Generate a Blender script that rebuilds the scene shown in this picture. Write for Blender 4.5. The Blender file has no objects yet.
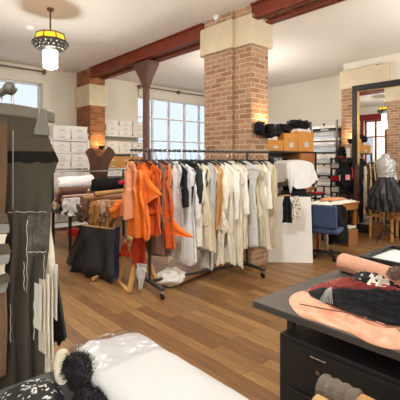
import bpy, math, random
from mathutils import Vector, noise
C = bpy.context.scene.collection
R = random.Random(7)
PI = math.pi

# ---------------------------------------------------------------- camera frame
FX, CX, HY, EYE = 385.0, 200.0, 160.5, 1.55
FW = (math.sin(math.radians(41.8)), math.cos(math.radians(41.8)))
RT = (FW[1], -FW[0])
def dirx(px):
    k = (px - CX) / FX
    return FW[0] + k * RT[0], FW[1] + k * RT[1]
def at_d(px, py, d):
    a, b = dirx(px); return Vector((a * d, b * d, EYE + (HY - py) / FX * d))
def at_z(px, py, z=0.0):
    return at_d(px, py, FX * (EYE - z) / (py - HY))
def at_Y(px, py, Y):
    return at_d(px, py, Y / dirx(px)[1])
def at_X(px, py, X):
    return at_d(px, py, X / dirx(px)[0])

cam = bpy.data.objects.new('camera', bpy.data.cameras.new('camera')); C.objects.link(cam)
cam.location = (0, 0, EYE)
cam.rotation_euler = (PI / 2, 0, -math.radians(41.8))
cam.data.sensor_width = 36; cam.data.lens = 36 * FX / 400
cam.data.shift_y = -(200 - HY) / 400
cam.data.clip_start = 0.05
bpy.context.scene.camera = cam

# ---------------------------------------------------------------- materials
def lin(c):
    return tuple((x / 255 / 12.92) if x / 255 <= 0.04045 else ((x / 255 + 0.055) / 1.055) ** 2.4 for x in c)
MATS = {}
def mat(name, col, rough=0.65, var=0.10, scale=6.0, bump=0.0, bscale=40.0, metal=0.0, stretch=(1, 1, 1), emit=0, sheen=0.0, coat=0.0, trans=0.0, spec=0.4):
    if name in MATS: return MATS[name]
    m = bpy.data.materials.new(name); m.use_nodes = True; MATS[name] = m
    nt = m.node_tree; N = nt.nodes; L = nt.links
    b = N['Principled BSDF']
    c = lin(col)
    b.inputs['Roughness'].default_value = rough; b.inputs['Metallic'].default_value = metal
    b.inputs['Specular IOR Level'].default_value = spec
    b.inputs['Sheen Weight'].default_value = sheen; b.inputs['Coat Weight'].default_value = coat
    b.inputs['Coat Roughness'].default_value = 0.15
    tc = N.new('ShaderNodeTexCoord'); mp = N.new('ShaderNodeMapping'); mp.inputs['Scale'].default_value = stretch
    L.new(tc.outputs['Object'], mp.inputs['Vector'])
    nz = N.new('ShaderNodeTexNoise'); nz.inputs['Scale'].default_value = scale; nz.inputs['Detail'].default_value = 5
    L.new(mp.outputs['Vector'], nz.inputs['Vector'])
    mx = N.new('ShaderNodeMix'); mx.data_type = 'RGBA'
    mx.inputs['A'].default_value = tuple(max(0, x * (1 - 2 * var)) for x in c) + (1,)
    mx.inputs['B'].default_value = tuple(min(1, x * (1 + 2 * var)) for x in c) + (1,)
    L.new(nz.outputs['Fac'], mx.inputs['Factor']); L.new(mx.outputs['Result'], b.inputs['Base Color'])
    if bump:
        n2 = N.new('ShaderNodeTexNoise'); n2.inputs['Scale'].default_value = bscale; n2.inputs['Detail'].default_value = 4
        L.new(mp.outputs['Vector'], n2.inputs['Vector'])
        bp = N.new('ShaderNodeBump'); bp.inputs['Strength'].default_value = bump; bp.inputs['Distance'].default_value = 0.02
        L.new(n2.outputs['Fac'], bp.inputs['Height']); L.new(bp.outputs['Normal'], b.inputs['Normal'])
    if emit:
        b.inputs['Emission Color'].default_value = c + (1,); b.inputs['Emission Strength'].default_value = emit
    if trans: b.inputs['Transmission Weight'].default_value = trans
    return m

def cloth(name, col, var=0.07, rough=0.85, bump=0.55, bscale=15):
    return mat(name, col, rough=rough, var=var, scale=5, bump=bump, bscale=bscale, sheen=0.0 if max(col) < 60 else 0.12, spec=0.2)

def clear(name, tint=(1, 1, 1), gloss=0.15, rough=0.1, bump=0.0):
    if name in MATS: return MATS[name]
    m = bpy.data.materials.new(name); m.use_nodes = True; MATS[name] = m
    N = m.node_tree.nodes; L = m.node_tree.links; N.clear()
    o = N.new('ShaderNodeOutputMaterial'); mx = N.new('ShaderNodeMixShader'); t = N.new('ShaderNodeBsdfTransparent'); g = N.new('ShaderNodeBsdfGlossy')
    t.inputs['Color'].default_value = tint + (1,); g.inputs['Roughness'].default_value = rough
    mx.inputs[0].default_value = gloss
    if bump:
        tc = N.new('ShaderNodeTexCoord'); n2 = N.new('ShaderNodeTexNoise'); n2.inputs['Scale'].default_value = 14
        bp = N.new('ShaderNodeBump'); bp.inputs['Strength'].default_value = bump; bp.inputs['Distance'].default_value = 0.05
        L.new(tc.outputs['Object'], n2.inputs['Vector']); L.new(n2.outputs['Fac'], bp.inputs['Height']); L.new(bp.outputs['Normal'], g.inputs['Normal'])
    L.new(t.outputs[0], mx.inputs[1]); L.new(g.outputs[0], mx.inputs[2]); L.new(mx.outputs[0], o.inputs[0])
    return m

def brick_mat(name, c1, c2, mortar, bw=0.23, rh=0.075):
    m = bpy.data.materials.new(name); m.use_nodes = True; MATS[name] = m
    nt = m.node_tree; N = nt.nodes; L = nt.links; b = N['Principled BSDF']; b.inputs['Roughness'].default_value = 0.9
    b.inputs['Specular IOR Level'].default_value = 0.2
    g = N.new('ShaderNodeNewGeometry'); sp = N.new('ShaderNodeSeparateXYZ'); sn = N.new('ShaderNodeSeparateXYZ')
    L.new(g.outputs['Position'], sp.inputs[0]); L.new(g.outputs['True Normal'], sn.inputs[0])
    ab = N.new('ShaderNodeMath'); ab.operation = 'ABSOLUTE'; L.new(sn.outputs['X'], ab.inputs[0])
    gt = N.new('ShaderNodeMath'); gt.operation = 'GREATER_THAN'; gt.inputs[1].default_value = 0.5; L.new(ab.outputs[0], gt.inputs[0])
    mx = N.new('ShaderNodeMix'); L.new(gt.outputs[0], mx.inputs['Factor']); L.new(sp.outputs['X'], mx.inputs['A']); L.new(sp.outputs['Y'], mx.inputs['B'])
    cb = N.new('ShaderNodeCombineXYZ'); L.new(mx.outputs['Result'], cb.inputs['X']); L.new(sp.outputs['Z'], cb.inputs['Y'])
    # wobble the courses slightly
    nz = N.new('ShaderNodeTexNoise'); nz.inputs['Scale'].default_value = 9; L.new(g.outputs['Position'], nz.inputs['Vector'])
    vm = N.new('ShaderNodeVectorMath'); vm.operation = 'MULTIPLY_ADD'; vm.inputs[1].default_value = (0.02, 0.02, 0.02)
    L.new(nz.outputs['Color'], vm.inputs[0]); L.new(cb.outputs[0], vm.inputs[2])
    br = N.new('ShaderNodeTexBrick'); L.new(vm.outputs[0], br.inputs['Vector'])
    br.inputs['Color1'].default_value = lin(c1) + (1,); br.inputs['Color2'].default_value = lin(c2) + (1,); br.inputs['Mortar'].default_value = lin(mortar) + (1,)
    br.inputs['Scale'].default_value = 1; br.inputs['Brick Width'].default_value = bw; br.inputs['Row Height'].default_value = rh
    br.inputs['Mortar Size'].default_value = 0.007; br.inputs['Mortar Smooth'].default_value = 0.3
    n2 = N.new('ShaderNodeTexNoise'); n2.inputs['Scale'].default_value = 22; n2.inputs['Detail'].default_value = 6; L.new(g.outputs['Position'], n2.inputs['Vector'])
    rp = N.new('ShaderNodeMapRange'); rp.inputs['To Min'].default_value = 0.65; rp.inputs['To Max'].default_value = 1.3; L.new(n2.outputs['Fac'], rp.inputs['Value'])
    mu = N.new('ShaderNodeMix'); mu.data_type = 'RGBA'; mu.blend_type = 'MULTIPLY'; mu.inputs['Factor'].default_value = 1
    L.new(br.outputs['Color'], mu.inputs['A']); L.new(rp.outputs['Result'], mu.inputs['B']); L.new(mu.outputs['Result'], b.inputs['Base Color'])
    bp = N.new('ShaderNodeBump'); bp.inputs['Strength'].default_value = 0.7; bp.inputs['Distance'].default_value = 0.01
    bp.invert = True; L.new(br.outputs['Fac'], bp.inputs['Height']); L.new(bp.outputs['Normal'], b.inputs['Normal'])
    return m

def plank_mat(name):
    m = bpy.data.materials.new(name); m.use_nodes = True; MATS[name] = m
    N = m.node_tree.nodes; L = m.node_tree.links; b = N['Principled BSDF']
    b.inputs['Roughness'].default_value = 0.42; b.inputs['Specular IOR Level'].default_value = 0.45
    g = N.new('ShaderNodeNewGeometry'); sp = N.new('ShaderNodeSeparateXYZ'); L.new(g.outputs['Position'], sp.inputs[0])
    cb = N.new('ShaderNodeCombineXYZ'); L.new(sp.outputs['Y'], cb.inputs['X']); L.new(sp.outputs['X'], cb.inputs['Y'])
    br = N.new('ShaderNodeTexBrick'); L.new(cb.outputs[0], br.inputs['Vector'])
    br.inputs['Scale'].default_value = 1; br.inputs['Brick Width'].default_value = 1.15; br.inputs['Row Height'].default_value = 0.115
    br.inputs['Mortar Size'].default_value = 0.0025; br.inputs['Mortar Smooth'].default_value = 0.2; br.offset = 0.37
    br.inputs['Color1'].default_value = lin((152, 114, 68)) + (1,); br.inputs['Color2'].default_value = lin((113, 77, 43)) + (1,); br.inputs['Mortar'].default_value = lin((66, 40, 22)) + (1,)
    mp = N.new('ShaderNodeMapping'); mp.inputs['Scale'].default_value = (30, 2.2, 1); L.new(g.outputs['Position'], mp.inputs['Vector'])
    nz = N.new('ShaderNodeTexNoise'); nz.inputs['Scale'].default_value = 1.6; nz.inputs['Detail'].default_value = 7; L.new(mp.outputs[0], nz.inputs['Vector'])
    rp = N.new('ShaderNodeMapRange'); rp.inputs['From Min'].default_value = 0.25; rp.inputs['From Max'].default_value = 0.75
    rp.inputs['To Min'].default_value = 0.7; rp.inputs['To Max'].default_value = 1.25; L.new(nz.outputs['Fac'], rp.inputs['Value'])
    mu = N.new('ShaderNodeMix'); mu.data_type = 'RGBA'; mu.blend_type = 'MULTIPLY'; mu.inputs['Factor'].default_value = 1
    L.new(br.outputs['Color'], mu.inputs['A']); L.new(rp.outputs['Result'], mu.inputs['B']); L.new(mu.outputs['Result'], b.inputs['Base Color'])
    n3 = N.new('ShaderNodeTexNoise'); n3.inputs['Scale'].default_value = 1.5; L.new(g.outputs['Position'], n3.inputs['Vector'])
    r3 = N.new('ShaderNodeMapRange'); r3.inputs['To Min'].default_value = 0.32; r3.inputs['To Max'].default_value = 0.55; L.new(n3.outputs['Fac'], r3.inputs['Value']); L.new(r3.outputs['Result'], b.inputs['Roughness'])
    bp = N.new('ShaderNodeBump'); bp.inputs['Strength'].default_value = 0.25; bp.inputs['Distance'].default_value = 0.004; bp.invert = True
    L.new(br.outputs['Fac'], bp.inputs['Height']); L.new(bp.outputs['Normal'], b.inputs['Normal'])
    return m

def spot_mat(name, base, mark, scale=14, lo=0.12, hi=0.16, kind='F1', wob=0.5):
    m = bpy.data.materials.new(name); m.use_nodes = True; MATS[name] = m
    N = m.node_tree.nodes; L = m.node_tree.links; b = N['Principled BSDF']; b.inputs['Roughness'].default_value = 0.8
    tc = N.new('ShaderNodeTexCoord'); nz = N.new('ShaderNodeTexNoise'); nz.inputs['Scale'].default_value = scale * 1.3
    L.new(tc.outputs['Object'], nz.inputs['Vector'])
    vm = N.new('ShaderNodeVectorMath'); vm.operation = 'MULTIPLY_ADD'; k = wob / scale; vm.inputs[1].default_value = (k, k, k)
    L.new(nz.outputs['Color'], vm.inputs[0]); L.new(tc.outputs['Object'], vm.inputs[2])
    vo = N.new('ShaderNodeTexVoronoi'); vo.inputs['Scale'].default_value = scale; vo.feature = kind; L.new(vm.outputs[0], vo.inputs['Vector'])
    rp = N.new('ShaderNodeMapRange'); rp.inputs['From Min'].default_value = lo; rp.inputs['From Max'].default_value = hi
    L.new(vo.outputs['Distance'], rp.inputs['Value'])
    mx = N.new('ShaderNodeMix'); mx.data_type = 'RGBA'; mx.inputs['A'].default_value = lin(mark) + (1,); mx.inputs['B'].default_value = lin(base) + (1,)
    L.new(rp.outputs['Result'], mx.inputs['Factor']); L.new(mx.outputs['Result'], b.inputs['Base Color'])
    return m

# ---------------------------------------------------------------- mesh builder
def cum(o):
    v = Vector((0, 0, 0))
    while o is not None: v += Vector(o.location); o = o.parent
    return v
class MB:
    def __init__(s): s.v = []; s.f = []
    def add(s, v, f):
        k = len(s.v); s.v += [Vector(p) for p in v]; s.f += [tuple(i + k for i in q) for q in f]; return s
    def box(s, x0, x1, y0, y1, z0, z1, rz=0.0, piv=None):
        v = [Vector((x, y, z)) for z in (z0, z1) for x, y in ((x0, y0), (x1, y0), (x1, y1), (x0, y1))]
        if rz:
            p = piv or ((x0 + x1) / 2, (y0 + y1) / 2); c, n = math.cos(rz), math.sin(rz)
            v = [Vector((p[0] + c * (a.x - p[0]) - n * (a.y - p[1]), p[1] + n * (a.x - p[0]) + c * (a.y - p[1]), a.z)) for a in v]
        return s.add(v, [(3, 2, 1, 0), (4, 5, 6, 7), (0, 1, 5, 4), (1, 2, 6, 5), (2, 3, 7, 6), (3, 0, 4, 7)])
    def loops(s, rows, cap=True):
        n = len(rows[0]); v = [p for r in rows for p in r]; f = []
        for i in range(len(rows) - 1):
            for j in range(n):
                k = (j + 1) % n; f.append((i * n + j, i * n + k, (i + 1) * n + k, (i + 1) * n + j))
        if cap:
            f.append(tuple(range(n - 1, -1, -1))); f.append(tuple((len(rows) - 1) * n + j for j in range(n)))
        return s.add(v, f)
    def tube(s, pts, r, n=10, cap=True):
        pts = [Vector(p) for p in pts]; rows = []
        rr = r if callable(r) else (lambda t: r)
        t0 = (pts[1] - pts[0]).normalized(); up = Vector((0, 0, 1)) if abs(t0.z) < 0.9 else Vector((1, 0, 0))
        a = t0.cross(up).normalized()
        for i, p in enumerate(pts):
            t = (pts[min(i + 1, len(pts) - 1)] - pts[max(i - 1, 0)]).normalized()
            a = (a - t * a.dot(t)).normalized(); b = t.cross(a); q = rr(i / (len(pts) - 1))
            rows.append([p + a * (q * math.cos(2 * PI * k / n)) + b * (q * math.sin(2 * PI * k / n)) for k in range(n)])
        return s.loops(rows, cap)
    def lathe(s, prof, c=(0, 0, 0), n=24, cap=True):
        return s.loops([[Vector((c[0] + r * math.cos(2 * PI * k / n), c[1] + r * math.sin(2 * PI * k / n), c[2] + z)) for k in range(n)] for r, z in prof], cap)
    def bar(s, a, b, w, h=None):
        """square bar from a to b"""
        h = h or w; a = Vector(a); b = Vector(b); t = (b - a).normalized()
        up = Vector((0, 0, 1)) if abs(t.z) < 0.9 else Vector((0, 1, 0))
        x = t.cross(up).normalized() * (w / 2); y = x.normalized().cross(t) * (h / 2)
        return s.loops([[p + x + y, p - x + y, p - x - y, p + x - y] for p in (a, b)])
    def ext(s, poly, off):
        off = Vector(off); return s.loops([[Vector(p) for p in poly], [Vector(p) + off for p in poly]])
    def build(s, name, m, parent=None, bevel=0.0, smooth=40, seg=2):
        me = bpy.data.meshes.new(name)
        if parent is None:
            xs = [p.x for p in s.v]; ys = [p.y for p in s.v]
            org = Vector(((min(xs) + max(xs)) / 2, (min(ys) + max(ys)) / 2, min(p.z for p in s.v)))
        else: org = cum(parent)
        me.from_pydata([p - org for p in s.v], [], s.f); me.update()
        import bmesh
        bm = bmesh.new(); bm.from_mesh(me); bmesh.ops.recalc_face_normals(bm, faces=bm.faces[:]); bm.to_mesh(me); bm.free()
        if smooth:
            me.polygons.foreach_set('use_smooth', [True] * len(me.polygons)); me.set_sharp_from_angle(angle=math.radians(smooth))
        me.materials.append(m)
        o = bpy.data.objects.new(name, me); C.objects.link(o)
        if parent is None: o.location = org
        else: o.parent = parent
        if bevel:
            b = o.modifiers.new('bevel', 'BEVEL'); b.width = bevel; b.segments = seg; b.limit_method = 'ANGLE'; b.harden_normals = False
        return o
def tag(o, label, cat, group=None):
    o['label'] = label; o['category'] = cat
    if group: o['group'] = group
    return o
def thing(name, label, cat, loc, group=None):
    o = bpy.data.objects.new(name, None); C.objects.link(o); o.location = loc; o.empty_display_size = 0.1
    return tag(o, label, cat, group)
def struct(o): o['kind'] = 'structure'; return o
def box(x0, x1, y0, y1, z0, z1, **k): return MB().box(x0, x1, y0, y1, z0, z1, **k)
def sm(a, b, t):
    t = max(0, min(1, (t - a) / (b - a))); return t * t * (3 - 2 * t)
def nz(x, y, z=0): return noise.noise(Vector((x, y, z)))

# ---------------------------------------------------------------- palette
M_wall = mat('wall_plaster', (222, 214, 198), 0.9, 0.03, 1.2, 0.05, 30)
M_ceil = mat('ceiling_plaster', (226, 221, 211), 0.9, 0.02, 0.8)
M_floor = plank_mat('floor_planks')
M_brick = brick_mat('pier_brick', (180, 144, 114), (150, 110, 82), (196, 180, 156))
M_brick2 = brick_mat('pilaster_brick', (168, 112, 72), (128, 80, 50), (150, 122, 92))
M_stone = mat('limestone', (206, 192, 162), 0.9, 0.10, 3.5, 0.3, 18)
M_red = mat('red_oxide_steel', (120, 50, 28), 0.55, 0.22, 5, 0.15, 30)
M_rust = mat('rusted_iron', (98, 66, 50), 0.6, 0.22, 9, 0.2, 30)
M_frame_red = mat('red_window_paint', (128, 30, 28), 0.5, 0.08)
M_film_glass = clear('frosted_window_film', (.295, .308, .322), 0.04, 0.2)
M_white = mat('white_paint', (232, 232, 228), 0.55, 0.03)
M_glass = clear('pane_glass', (1, 1, 1), 0.06, 0.0)
M_black = mat('black_steel', (30, 30, 32), 0.45, 0.15, 4)
M_blackdesk = mat('black_desk_lacquer', (74, 72, 69), 0.40, 0.08, 3, spec=.6)
M_cab = mat('black_cabinet_lacquer', (40, 41, 43), 0.5, 0.10, 3)
M_chrome = mat('chrome', (190, 192, 195), 0.25, 0.05, metal=1.0)
M_iron = mat('grey_tube_steel', (72, 70, 68), 0.4, 0.15, metal=0.6)
M_wood = mat('pale_wood', (206, 162, 98), 0.55, 0.18, 3, stretch=(1, 1, 12))
M_tablewood = mat('table_wood', (172, 112, 56), 0.5, 0.15, 3, stretch=(2, 14, 2))
M_kraft = mat('kraft_paper', (186, 142, 92), 0.8, 0.10, 8, 0.15, 20)
M_kraftbox = mat('kraft_carton', (192, 140, 76), 0.8, 0.06, 5)
M_boxwhite = mat('white_carton', (226, 222, 214), 0.8, 0.05, 5)
M_boxgrey = mat('grey_carton', (176, 176, 176), 0.8, 0.06, 5)
M_label = mat('label_grey', (196, 192, 188), 0.8, 0.1)
M_plastic = clear('thin_clear_plastic', (0.97, 0.97, 0.97), 0.12, 0.22, 0.5)

# ---------------------------------------------------------------- room shell
CEIL = 3.82; XF = -0.15; XR = 9.6; YN = -2.5; YB = 9.6
struct(box(XF - .2, XR + .2, YN - .2, YB + .3, -0.12, 0).build('floor', M_floor, smooth=0))
struct(box(XF - .2, XR + .2, YN - .2, YB + .3, CEIL, CEIL + .12).build('ceiling', M_ceil, smooth=0))
def wall_holes(name, axis, p0, p1, a0, a1, holes, m=M_wall):
    """wall slab between p0..p1 on its thin axis, a0..a1 along, with openings (lo, hi, z0, z1)"""
    w = MB()
    def put(u0, u1, z0, z1):
        if u1 - u0 < 1e-4 or z1 - z0 < 1e-4: return
        if axis == 'y': w.box(u0, u1, p0, p1, z0, z1)
        else: w.box(p0, p1, u0, u1, z0, z1)
    u = a0
    for lo, hi, z0, z1 in holes:
        put(u, lo, 0, CEIL); put(lo, hi, 0, z0); put(lo, hi, z1, CEIL); u = hi
    put(u, a1, 0, CEIL)
    return struct(w.build(name, m, smooth=0))
WB = [(1.5, 3.42, 1.35, 3.45), (6.15, 9.35, 1.45, 3.46)]
wall_holes('wall_back', 'y', YB, YB + .3, XF - .2, XR + .2, WB)
WFr = [(-0.9, 1.3, 0.55, 3.3), (2.6, 4.2, 0.6, 3.3), (6.72, 7.62, 0.25, 3.25)]
wall_holes('wall_front', 'x', XF - .2, XF, YN - .2, YB, WFr)
wall_holes('wall_near', 'y', YN - .2, YN, XF, XR + .2, [(5.5, 7.5, 1.2, 3.2)])
w = MB(); w.box(XR, XR + .2, 4.5, YB, 0, CEIL); w.box(8.55, 8.75, YN, 4.42, 0, CEIL); w.box(8.55, XR + .2, 4.42, 4.5, 0, CEIL)
struct(w.build('wall_right', M_wall, smooth=0))

def window(name, axis, p, a0, a1, z0, z1, cols, trans, m, th=0.06, depth=0.08, gm=None):
    fr = MB()
    def put(mb, u0, u1, za, zb, q0=p, q1=p + depth):
        if axis == 'y': mb.box(u0, u1, q0, q1, za, zb)
        else: mb.box(q0, q1, u0, u1, za, zb)
    put(fr, a0, a0 + th, z0, z1); put(fr, a1 - th, a1, z0, z1); put(fr, a0, a1, z0, z0 + th); put(fr, a0, a1, z1 - th, z1)
    o = struct(fr.build(name, m, bevel=0.004))
    mb = MB()
    for i in range(1, cols):
        u = a0 + (a1 - a0) * i / cols; put(mb, u - th * .5, u + th * .5, z0 + th, z1 - th)
    for t in trans: put(mb, a0 + th, a1 - th, t - th * .4, t + th * .4, p + depth * .1, p + depth * .9)
    mb.build('window_mullion', m, o, bevel=0.004)
    pb = MB(); put(pb, a0 + th * .5, a1 - th * .5, z0 + th * .5, z1 - th * .5, p + depth * .45, p + depth * .5); pb.build('window_glass', gm or M_glass, o, smooth=0)
    return o
window('window_1', 'y', YB + .16, *WB[0], 3, [2.75], M_white, 0.05, gm=M_film_glass)
window('window_2', 'y', YB + .16, *WB[1], 5, [2.15, 2.85], M_white, 0.05, gm=M_film_glass)
window('window_3', 'x', XF - .18, *WFr[0], 2, [2.6], M_frame_red)
window('window_4', 'x', XF - .18, *WFr[1], 3, [2.6], M_frame_red)
window('window_5', 'x', XF - .18, *WFr[2], 2, [2.55], M_frame_red)
window('window_6', 'y', YN - .18, 5.5, 7.5, 1.2, 3.2, 3, [2.5], M_white)
# red casing round the front window that the mirror shows
w = MB(); w.box(XF, XF + .05, 6.56, 6.72, 0, 3.45); w.box(XF, XF + .05, 7.62, 7.74, 0, 3.45); w.box(XF, XF + .06, 6.5, 7.8, 3.25, 3.5)
struct(w.build('trim_1', M_frame_red, bevel=.005))
struct(box(XF, XR, YB - .02, YB, 0, .14).build('baseboard_back', M_white, smooth=0))

# the street outside the shop front
struct(box(-7.5, XF - .2, -14, 22, -.3, -.12).build('street', mat('asphalt', (96, 94, 92), .9, .1, 3), smooth=0))
fc = struct(box(-7.5, -7.0, -14, 22, -.12, 9.5).build('exterior_facade', mat('facade_render', (150, 140, 124), .9, .08, 1), smooth=0))
for i in range(9):
    for z in (.9, 4.4): box(-7.02, -6.96, -12.5 + i * 3.8, -11.1 + i * 3.8, z, z + 2.1).build('facade_window', mat('dark_window', (70, 76, 84), .2), fc, smooth=0)

# brick pier in the middle of the room with a limestone band
def pier(name, x0, x1, y0, y1, m, ztop, cap0, cap1, pil=True, proud=0.05):
    s = MB(); s.box(x0, x1, y0, y1, 0, cap0); s.box(x0, x1, y0, y1, cap1, ztop)
    if pil:  # shallow pilasters thicken the shaft
        s.box(x0 - .045, x1 - .03, y0 + .34, y1 - .06, 0, cap0 + .02); s.box(x0 - .045, x1 - .03, y0 + .34, y1 - .06, cap1 - .02, ztop)
    o = struct(s.build(name, m, smooth=0))
    c = MB(); c.box(x0 - proud, x1 + proud, y0 - proud, y1 + proud, cap0, cap1)
    if pil: c.box(x0 - proud - .05, x0, y0 + .29, y1 - .02, cap0 + .002, cap1 - .002)
    c.build('stone_band', M_stone, o, bevel=0.008)
    return o
pier('pillar_middle', 4.28, 4.67, 3.67, 4.68, M_brick, CEIL, 3.24, 3.67)
pier('pillar_back', 4.28, 4.68, 8.82, YB, M_brick2, CEIL, 2.9, 3.42, pil=False)
pier('pillar_right', 8.45, 8.6, 3.45, 4.5, M_brick, 3.6, 3.2, 3.62, pil=False, proud=.03)
struct(box(8.43, 8.56, 3.7, 3.95, 3.2, 3.66).build('trim_2', M_stone, bevel=.006))

# twin red steel beam with a brick vault between its flanges
def beam(name, y0, y1, z0, z1):
    b = MB()
    for x in (4.30, 4.60):
        b.box(x, x + .03, y0, y1, z0, z1); b.box(x - .05, x + .08, y0, y1, z0, z0 + .025); b.box(x - .05, x + .08, y0, y1, z1 - .02, z1)
    o = struct(b.build(name, M_red, smooth=0))
    box(4.33, 4.60, y0, y1, z0 + .06, z0 + .12).build('brick_infill', M_brick2, o, smooth=0)
    return o
beam('beam_back', 4.72, 8.82, 3.58, CEIL)
beam('beam_front', YN, 3.67, 3.60, CEIL)
# cast iron post
p = Vector((4.48, 6.68, 0))
o = struct(MB().lathe([(.14, 0), (.14, .06), (.10, .1), (.075, .2), (.07, 3.05), (.085, 3.06), (.085, 3.1), (.075, 3.12)], p, 20).build('column_post', M_rust))
cp = MB().loops([[p + Vector((sx * a, sy * b, z)) for sx, sy in ((-1, -1), (1, -1), (1, 1), (-1, 1))] for a, b, z in ((.07, .07, 3.1), (.09, .11, 3.2), (.10, .16, 3.3), (.12, .24, 3.42), (.14, .27, 3.5), (.15, .27, 3.58))])
cp.build('post_capital', M_rust, o, bevel=.02, smooth=50)

# ---------------------------------------------------------------- daylight and lamps
wd = bpy.data.worlds.new('sky'); bpy.context.scene.world = wd; wd.use_nodes = True
bg = wd.node_tree.nodes['Background']; bg.inputs['Color'].default_value = (0.90, 0.95, 1.0, 1); bg.inputs['Strength'].default_value = 7.0
def portal(loc, rot, sx, sy):
    l = bpy.data.lights.new('daylight_portal', 'AREA'); l.shape = 'RECTANGLE'; l.size = sx; l.size_y = sy; l.cycles.is_portal = True
    o = bpy.data.objects.new('daylight_portal', l); C.objects.link(o); o.location = loc; o.rotation_euler = rot
for a0, a1, z0, z1 in WB: portal(((a0 + a1) / 2, YB + .28, (z0 + z1) / 2), (-PI / 2, 0, 0), a1 - a0, z1 - z0)
for a0, a1, z0, z1 in WFr: portal((XF - .21, (a0 + a1) / 2, (z0 + z1) / 2), (PI / 2, 0, -PI / 2), a1 - a0, z1 - z0)
portal((6.5, YN - .21, 2.2), (PI / 2, 0, 0), 2.0, 2.0)

M_amber = mat('amber_glass', (240, 176, 40), 0.3, 0.1, emit=0.9)
M_pewter = mat('tarnished_pewter', (96, 94, 88), 0.35, 0.25, 20, 0.4, 40, metal=0.8)
M_lantern = mat('lantern_glass', (255, 246, 230), 0.4, 0.01, emit=2.6)
def pendant(x, y, label):
    t = thing('pendant_lamp', label, 'lamp', (x, y, CEIL), 'pendant lamps')
    MB().lathe([(.012, -.004), (.05, -.004), (.05, -.03), (.018, -.05), (.012, -.06), (.012, -.42)], (x, y, CEIL), 16).build('rod', M_rust, t)
    pl = MB().lathe([(.19, -.385), (.2, -.40), (.225, -.48), (.20, -.485)], (x, y, CEIL), 8)
    pl.build('band', M_amber, t, smooth=0)
    fr = MB()
    for k in range(8):
        a = 2 * PI * k / 8
        for r0, r1, z0, z1 in ((.203, .228, -.395, -.485),):
            fr.bar((x + r0 * math.cos(a), y + r0 * math.sin(a), CEIL + z0), (x + r1 * math.cos(a), y + r1 * math.sin(a), CEIL + z1), .014)
        a2 = 2 * PI * (k + 1) / 8
        for r, z in ((.203, -.392), (.228, -.486)):
            fr.bar((x + r * math.cos(a), y + r * math.sin(a), CEIL + z), (x + r * math.cos(a2), y + r * math.sin(a2), CEIL + z), .016)
    fr.build('band_frame', M_pewter, t)
    MB().lathe([(.21, -.48), (.245, -.5), (.25, -.54), (.22, -.57), (.2, -.6), (.15, -.63), (.13, -.64)], (x, y, CEIL), 32).build('crown', M_pewter, t)
    bd = MB()
    for q, (r, z) in enumerate(((.245, -.525), (.222, -.565), (.192, -.60))):
        for k in range(20):
            a = 2 * PI * (k + q * .5) / 20; bd.lathe([(.002, -.022), (.02, -.01), (.022, .004), (.012, .02), (.001, .024)], (x + r * math.cos(a), y + r * math.sin(a), CEIL + z), 6)
    bd.build('beading', M_pewter, t)
    MB().lathe([(.11, -.64), (.112, -.7), (.11, -.85), (.1, -.885), (.06, -.9), (.0, -.9)], (x, y, CEIL), 24, cap=False).build('lantern', M_lantern, t)
    cg = MB()
    for k in range(8):
        a = 2 * PI * k / 8; c, s_ = math.cos(a), math.sin(a)
        cg.tube([(x + r * c, y + r * s_, CEIL + z) for r, z in ((.118, -.63), (.12, -.74), (.117, -.86), (.07, -.905))], .004, 6)
    for z in (-.75, -.86): cg.tube([(x + .119 * math.cos(2 * PI * k / 16), y + .119 * math.sin(2 * PI * k / 16), CEIL + z) for k in range(17)], .004, 6)
    cg.build('cage', M_pewter, t)
    l = bpy.data.lights.new('pendant_bulb', 'POINT'); l.energy = 55 if y == 5.77 else 95; l.color = (1, .975, .945); l.shadow_soft_size = 0.15
    lo = bpy.data.objects.new('pendant_bulb', l); C.objects.link(lo); lo.location = (x, y, CEIL - 1.0)
pendant(2.165, 5.77, 'octagonal pendant lamp with amber glass band hanging from the plain ceiling before the back windows')
pendant(2.11, 2.2, 'added octagonal pendant lamp, out of view, lighting the front of the clothes rack')  # unseen lamp, added to put light on the garments
pendant(6.45, 5.75, 'added octagonal pendant lamp hidden behind the brick pier to light the back of the room')  # added out of sight behind the pier to brighten the back
pendant(6.3, 1.1, 'octagonal pendant lamp over the far end of the black desk')
p = at_d(29, 27, 6.55); o = MB().lathe([(.001, -.05), (.05, -.048), (.07, -.03), (.075, 0)], (p.x, p.y, CEIL), 20).build('smoke_detector', M_white)
tag(o, 'round white smoke detector on the ceiling near the pendant lamp', 'smoke detector')
p = at_X(217, 17, 4.235); o = MB().add([], []).loops([[Vector((4.235 - a, p.y + r * math.cos(2 * PI * k / 16), p.z + r * math.sin(2 * PI * k / 16))) for k in range(16)] for r, a in ((.055, 0), (.055, .03), (.03, .05))]).build('alarm_sounder', M_white)
tag(o, 'small round white alarm mounted above the stone band of the brick pier', 'alarm')

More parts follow.
